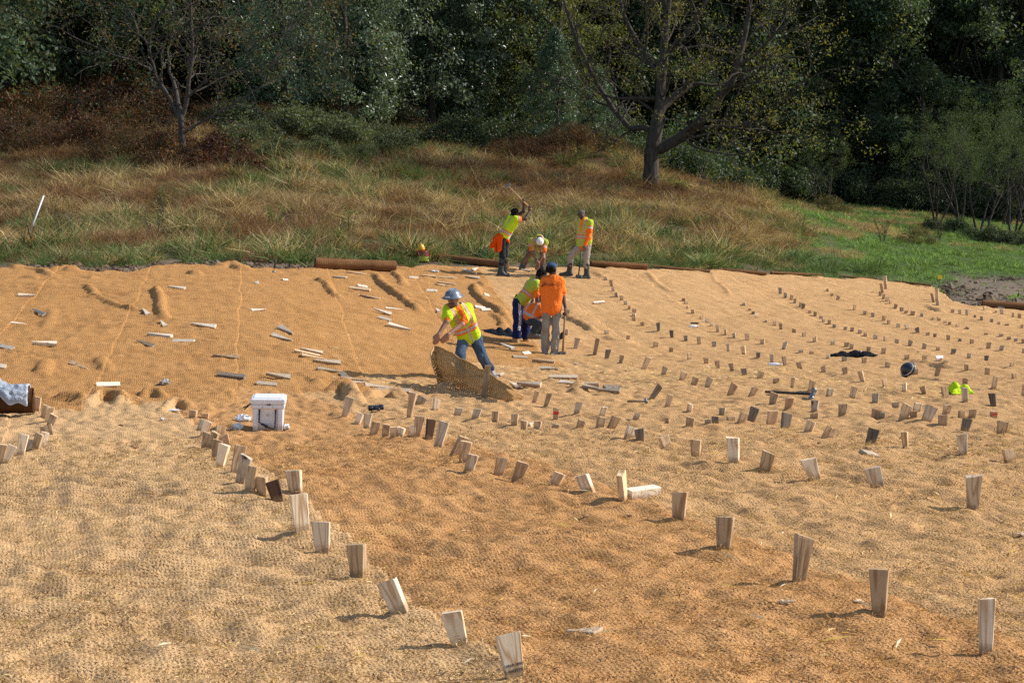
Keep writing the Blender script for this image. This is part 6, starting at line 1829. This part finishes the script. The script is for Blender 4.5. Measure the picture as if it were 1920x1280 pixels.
# tall weeds standing in the grass strip
for i, (x, y, hgt, dark) in enumerate([(295, 450, 1.1, 1), (120, 440, .9, 1), (655, 445, .8, 0), (312, 400, .9, 0), (515, 420, .6, 0), (1655, 445, .9, 1), (1760, 445, 1.0, 1), (640, 470, .6, 0)]):
    rng = np.random.default_rng(700 + i)
    p = hit0(x, y + 10)
    paths, tips = [], []
    for k in range(4):
        a = rng.random() * 6.28
        grow(rng, (math.cos(a) * .06, math.sin(a) * .06, 0), (math.cos(a) * .18, math.sin(a) * .18, 1), hgt, .011, 0, paths, tips, 1, 5, .08, .05, (3, 5), .35, (.4, .9))
    tp = np.concatenate([t[1:] for t in tips]); P, D, ci = crown_pts(rng, tp, 4, .07)
    root = thing('tall_weed', ['tall brown seeding weed', 'tall leafy green weed'][dark == 0] + [' at the mat edge left of the thick roll', ' beside the leaning white pipe', ' between the thick roll and the fuel can', ' high in the dry grass below the grey limbed tree', ' in the dry grass left of centre slope', ' in the green meadow near the survey posts', ' in the meadow below the thin stemmed tree', ' low in the grass behind the thick roll'][i], 'weed', p)
    ob('stem', limbs_mesh('weed_stem', paths, M['bark']), root)
    ob('leaves', leaf_mesh('weed_leaves', P, .035, .35, pick(rng, [(.10, .085, .03), (.07, .06, .03)] if dark else [(.10, .16, .03), (.14, .17, .03)], len(P)), M['leaf'], rng), root)

# ------------------------------------------------------------------ grass: tufts scattered by geometry nodes (nobody could count it)
def tuft(name, rng, n, h, spread, lean, pal, w=.006, curve=.5, seed_head=False):
    V, Fc, Cc = [], [], []
    for i in range(n):
        a = rng.random() * 6.28; r = spread * rng.random() ** .6
        p = np.array([math.cos(a) * r, math.sin(a) * r, -.03])
        b = rng.random() * 6.28; ln = lean * rng.random() ** .7
        d = np.array([math.cos(b) * ln, math.sin(b) * ln, 1.0]); d /= np.linalg.norm(d)
        side = np.cross(d, [math.sin(b * 3), math.cos(b * 3), .1]); side /= np.linalg.norm(side)
        L = h * rng.uniform(.55, 1.15); c = np.array(pal[rng.integers(len(pal))]) * rng.uniform(.75, 1.25)
        out = np.array([math.cos(b), math.sin(b), 0])
        k0 = len(V)
        for t, ww in ((0, 1), (.5, .9), (1.0, .12 if not seed_head else .9)):
            q = p + d * L * t + out * curve * L * t * t * ln - np.array([0, 0, .35 * L * t * t * ln * curve])
            V += [q - side * w * ww, q + side * w * ww]; Cc += [c, c]
        Fc += [(k0, k0 + 1, k0 + 3, k0 + 2), (k0 + 2, k0 + 3, k0 + 5, k0 + 4)]
    return mesh_np(name, np.array(V), np.array(Fc), col=np.array(Cc), mats=[M['grass']], smooth=False)

def scatter(name, protos, P, scale, rotz, pick_i, tilt=None):
    coll = bpy.data.collections.new(name + '_kinds')
    for i, me in enumerate(protos):
        o = bpy.data.objects.new(f'{name}_{i:02d}', me); coll.objects.link(o)
    me = bpy.data.meshes.new(name)
    me.vertices.add(len(P)); me.vertices.foreach_set('co', np.asarray(P, np.float32).ravel())
    a = me.attributes.new('sc', 'FLOAT', 'POINT'); a.data.foreach_set('value', np.asarray(scale, np.float32))
    a = me.attributes.new('ix', 'INT', 'POINT'); a.data.foreach_set('value', np.asarray(pick_i, np.int32))
    a = me.attributes.new('rot', 'FLOAT_VECTOR', 'POINT')
    rr = np.zeros((len(P), 3), np.float32); rr[:, 2] = rotz
    if tilt is not None: rr[:, :2] = tilt
    a.data.foreach_set('vector', rr.ravel())
    o = ob(name, me); o['kind'] = 'stuff'
    g = bpy.data.node_groups.new(name, 'GeometryNodeTree')
    g.interface.new_socket('Geometry', in_out='INPUT', socket_type='NodeSocketGeometry'); g.interface.new_socket('Geometry', in_out='OUTPUT', socket_type='NodeSocketGeometry')
    gi = g.nodes.new('NodeGroupInput'); go = g.nodes.new('NodeGroupOutput')
    iop = g.nodes.new('GeometryNodeInstanceOnPoints'); ci = g.nodes.new('GeometryNodeCollectionInfo')
    ci.inputs['Collection'].default_value = coll; ci.inputs['Separate Children'].default_value = True; ci.inputs['Reset Children'].default_value = True
    iop.inputs['Pick Instance'].default_value = True
    def at(nm, ty):
        q = g.nodes.new('GeometryNodeInputNamedAttribute'); q.data_type = ty; q.inputs[0].default_value = nm; return q.outputs[0]
    L = g.links.new
    L(gi.outputs[0], iop.inputs['Points']); L(ci.outputs[0], iop.inputs['Instance']); L(at('ix', 'INT'), iop.inputs['Instance Index'])
    L(at('rot', 'FLOAT_VECTOR'), iop.inputs['Rotation']); L(at('sc', 'FLOAT'), iop.inputs['Scale']); L(iop.outputs[0], go.inputs[0])
    md = o.modifiers.new('scatter', 'NODES'); md.node_group = g
    return o

rg = np.random.default_rng(900)
TAN = [(.42, .31, .165), (.52, .39, .215), (.34, .24, .12), (.24, .17, .09)]
RUS = [(.24, .135, .070), (.31, .18, .088), (.17, .088, .05)]
GRN = [(.09, .145, .045), (.125, .18, .06), (.07, .115, .038), (.18, .20, .08)]
LUS = [(.18, .28, .08), (.23, .33, .10), (.14, .22, .06)]
STR = [(.46, .36, .19), (.40, .29, .14), (.30, .21, .11)]
protos = [tuft('t', rg, 40, .42, .24, 1.2, TAN, .0048, .9) for _ in range(3)] + [tuft('t', rg, 40, .40, .24, 1.2, RUS, .0052, .9) for _ in range(3)] + \
         [tuft('t', rg, 30, .36, .18, 1.1, GRN, .008, .9) for _ in range(3)] + [tuft('t', rg, 30, .15, .16, .9, LUS, .007, .6) for _ in range(3)] + [tuft('t', rg, 22, .24, .2, 2.4, STR, .006, .8) for _ in range(3)]

def area_points(n, Y0, Y1, um=.36):
    Y = np.sqrt(rg.uniform((Y0 + 6) ** 2, (Y1 + 6) ** 2, n)) - 6
    X = rg.uniform(-um, um, n) * (Y + 4)
    return X, Y
X, Y = area_points(125000, 36, 100)
dg = Y - ztop(X, Y); x = 960 + F * X / Y
ok = dg > .25 + .25 * pn(X / .7, Y / .7, 50)
ok &= ~((x > 1770) & (rg.random(len(X)) > .03) & (Y < 52.5 + 1.6 * pn(X / 2.5, Y / 2.5, 46)))
ok &= ~((x > 200) & (x < 345) & (dg < 1.3)) & ~((x < 260) & (dg < .7)) & ~((x > 460) & (x < 580) & (dg < 1.5 + pn(X, Y, 3)))
ok &= ~((x > 775) & (x < 815) & (dg < 1.6)) & ~((x > 600) & (x < 760) & (dg < .8)) & ~((x > 880) & (x < 935) & (dg < 1.0))
X, Y, dg, x = X[ok], Y[ok], dg[ok], x[ok]
n1 = pn(X / 3.2, Y / 2.6, 51) + .6 * pn(X / 1.1, Y / 1.0, 52); n2 = pn(X / 4.5 + 9, Y / 3.5, 53) + .5 * pn(X / 1.4, Y / 1.4, 54)
rnd = rg.random(len(X))
kind = np.zeros(len(X), int)                                       # tan
n3_ = pn(X / 6 + 3, Y / 5, 75) + .5 * pn(X / 2, Y / 2, 76)
kind[(n2 > .12) | (rnd < .25)] = 1                                 # rust
kind[((Y > 62) & (x < 1400) & (n2 > -.25))] = 1
gband = np.interp(x, [0, 700, 1100, 1400, 1500], [6.5, 6.0, 6.5, 7.0, 11.0])
kind[(dg < gband * (.75 + .6 * n1)) & (rnd < .66)] = 2             # green band at the edge
kind[(n3_ > .20) & (rnd < .55) & (Y < 78)] = 2
kind[(dg < 1.1) & (rnd > .55) & (x < 1500)] = 4                    # flattened straw at the edge
mead = (x > 1480 + 60 * n1) & (Y < 68 + 3 * n2)
kind[mead] = 3
kind[mead & (dg < 5) & (x < 1650) & (rnd < .4)] = 2
kind[mead & (Y > 54) & (x < 1610) & (n2 > .15)] = 0
far = (x > 1440 + 40 * n1) & (Y >= 66 + 3 * n2)
kind[far] = np.where(n2[far] > .30, 0, 3)
kind[(x > 420) & (x < 780) & (Y > 58) & (Y < 84) & (rnd < .45)] = 2
ok = rg.random(len(X)) < np.where(kind == 3, 1.0, np.clip(1.25 - .010 * (Y - 40), .5, 1))
X, Y, kind, dg, x = X[ok], Y[ok], kind[ok], dg[ok], x[ok]
Z = terr(X, Y) + slope_bump(X, Y)
sc = rg.uniform(.4, 1.15, len(X)) * np.clip(.95 + 1.1 * pn(X / 1.6 + 5, Y / 1.3, 59) + .5 * pn(X / .6, Y / .6, 60), .35, 1.8) * np.where(dg < 1.2, .65, 1.0) * np.where((kind == 0) & (x > 1500), .55, 1) * (1 + .35 * pn(X / 2.2, Y / 2.2, 58))
wind = np.stack([rg.normal(0, .22, len(X)) + .9 * pn(X / 1.8, Y / 1.6, 61), rg.normal(.08, .22, len(X)) + .9 * pn(X / 1.8 + 7, Y / 1.6, 62)], 1)
scatter('wild_grass', protos, np.stack([X, Y, Z - .02], 1), sc, rg.random(len(X)) * 6.28, kind * 3 + rg.integers(0, 3, len(X)), wind)
print('grass tufts', len(X))

# straw flecks scattered on the mats
sp = [mesh_np('s', np.array([(-.05, 0, .004), (0, .004, .010), (.05, 0, .004), (0, -.004, .006)]) * np.array([k, 1, 1]), [(0, 3, 2, 1)], col=np.tile(c, (4, 1)), mats=[M['grass']]) for k, c in ((.7, (.62, .48, .22)), (1.2, (.70, .58, .30)), (.9, (.66, .60, .42)))]
PX = []
for (x0, y0, sx, sy, n) in ((1180, 705, 110, 22, 320), (1330, 705, 130, 18, 320), (1480, 715, 120, 18, 220), (1720, 735, 130, 18, 260), (640, 655, 50, 14, 90), (700, 715, 70, 10, 120), (1000, 690, 80, 30, 90), (960, 900, 900, 330, 130), (560, 600, 300, 70, 50)):
    for i in range(n):
        xx, yy = rg.normal(x0, sx * .6) if n > 130 or sx < 200 else rg.uniform(0, 1920), 0
        yy = rg.normal(y0, sy * .6) if sx < 400 else rg.uniform(770, 1270)
        PX.append(hit0(xx, min(max(yy, 530), 1275))[:2])
PX = np.array(PX)
PZ = gz(PX[:, 0], PX[:, 1]) + .012
scatter('straw_flecks', sp, np.stack([PX[:, 0], PX[:, 1], PZ], 1), rg.uniform(.5, 1.3, len(PX)), rg.random(len(PX)) * 6.28, rg.integers(0, 3, len(PX)), rg.normal(0, .2, (len(PX), 2)))

# loose coir fibres standing out of the near mats
def fibre_tuft(rng, n, L, col):
    V, Fc, Cc = [], [], []
    for i in range(n):
        p = np.array([rng.uniform(-.05, .05), rng.uniform(-.05, .05), -.002]); a = rng.random() * 6.28; k = rng.normal(0, 1.6)
        l = L * rng.uniform(.5, 1.2); h = rng.uniform(.003, .014); w = rng.uniform(.0006, .0012); c = np.array(col[rng.integers(len(col))]) * rng.uniform(.7, 1.3)
        k0 = len(V)
        for t in (0, .35, .7, 1.0):
            q = p + np.array([math.cos(a + k * t) * l * t, math.sin(a + k * t) * l * t, h * math.sin(t * 2.8) + .002])
            s = np.array([-math.sin(a + k * t), math.cos(a + k * t), .6]) * w
            V += [q - s, q + s]; Cc += [c, c]
        Fc += [(k0 + 2 * j, k0 + 2 * j + 1, k0 + 2 * j + 3, k0 + 2 * j + 2) for j in range(3)]
    return mesh_np('fibres', np.array(V), np.array(Fc), col=np.array(Cc), mats=[M['grass']], smooth=False)
fp = [fibre_tuft(rg, 7, .030, [(.48, .32, .16), (.38, .24, .11), (.20, .12, .055), (.54, .38, .20)]) for _ in range(4)] + [fibre_tuft(rg, 7, .030, [(.44, .24, .09), (.35, .18, .065), (.18, .09, .035), (.48, .28, .12)]) for _ in range(4)]
Yf = np.exp(rg.uniform(math.log(5.3), math.log(15), 9000)); Xf = rg.uniform(-.36, .36, len(Yf)) * (Yf + .6)
cx = np.array([seam(-4.15, -.30)(Yf), seam(-2.35, -.318)(Yf)])
org = (Xf > cx[0]) & (Xf < cx[1])
Zf = gz(Xf, Yf) + .004
scatter('coir_fibres', fp, np.stack([Xf, Yf, Zf], 1), rg.uniform(.6, 1.5, len(Xf)) * np.clip(Yf / 9, 1, 1.5), rg.random(len(Xf)) * 6.28, np.where(org, 4, 0) + rg.integers(0, 4, len(Xf)), rg.normal(0, .15, (len(Xf), 2)))

# clods and stones on the bare soil
cl_ = []
for k in range(3):
    m_ = MB(); rr_ = np.random.default_rng(40 + k); vv = []
    for i in range(5):
        for j in range(6):
            th = math.pi * (i + .5) / 5; w_ = 6.28 * j / 6
            vv.append(np.array([math.sin(th) * math.cos(w_), math.sin(th) * math.sin(w_), math.cos(th) * .6]) * rr_.uniform(.7, 1.25))
    ff = [(i * 6 + j, i * 6 + (j + 1) % 6, i * 6 + 6 + (j + 1) % 6, i * 6 + 6 + j) for i in range(4) for j in range(6)]
    cl_.append(mesh_np('clod', np.array(vv), ff, mats=[plain('clod_soil', [(.14, .095, .062), (.18, .13, .088), (.11, .075, .048)][k], .95, .1, .3, 9.0)], smooth=False))
Yc = rg.uniform(41, 53, 5200); Xc = rg.uniform(.26, .37, len(Yc)) * Yc; xc = 960 + F * Xc / Yc
Y2c = ztop(rg.uniform(-13, -4, 1200), 37.0) ; 
okc = (Yc > ztop(Xc, Yc) + .1) & (xc > 1760)
Xc, Yc = Xc[okc], Yc[okc]
xl = rg.uniform(-11.5, -4.6, 2600); yl = ztop(xl, np.full(len(xl), 37.2)) + rg.uniform(.0, 1.3, len(xl))
Xc = np.concatenate([Xc, xl]); Yc = np.concatenate([Yc, yl])
scatter('soil_clods', cl_, np.stack([Xc, Yc, terr(Xc, Yc) - .02], 1), np.exp(rg.normal(-3.6, .6, len(Xc))), rg.random(len(Xc)) * 6.28, rg.integers(0, 3, len(Xc)))
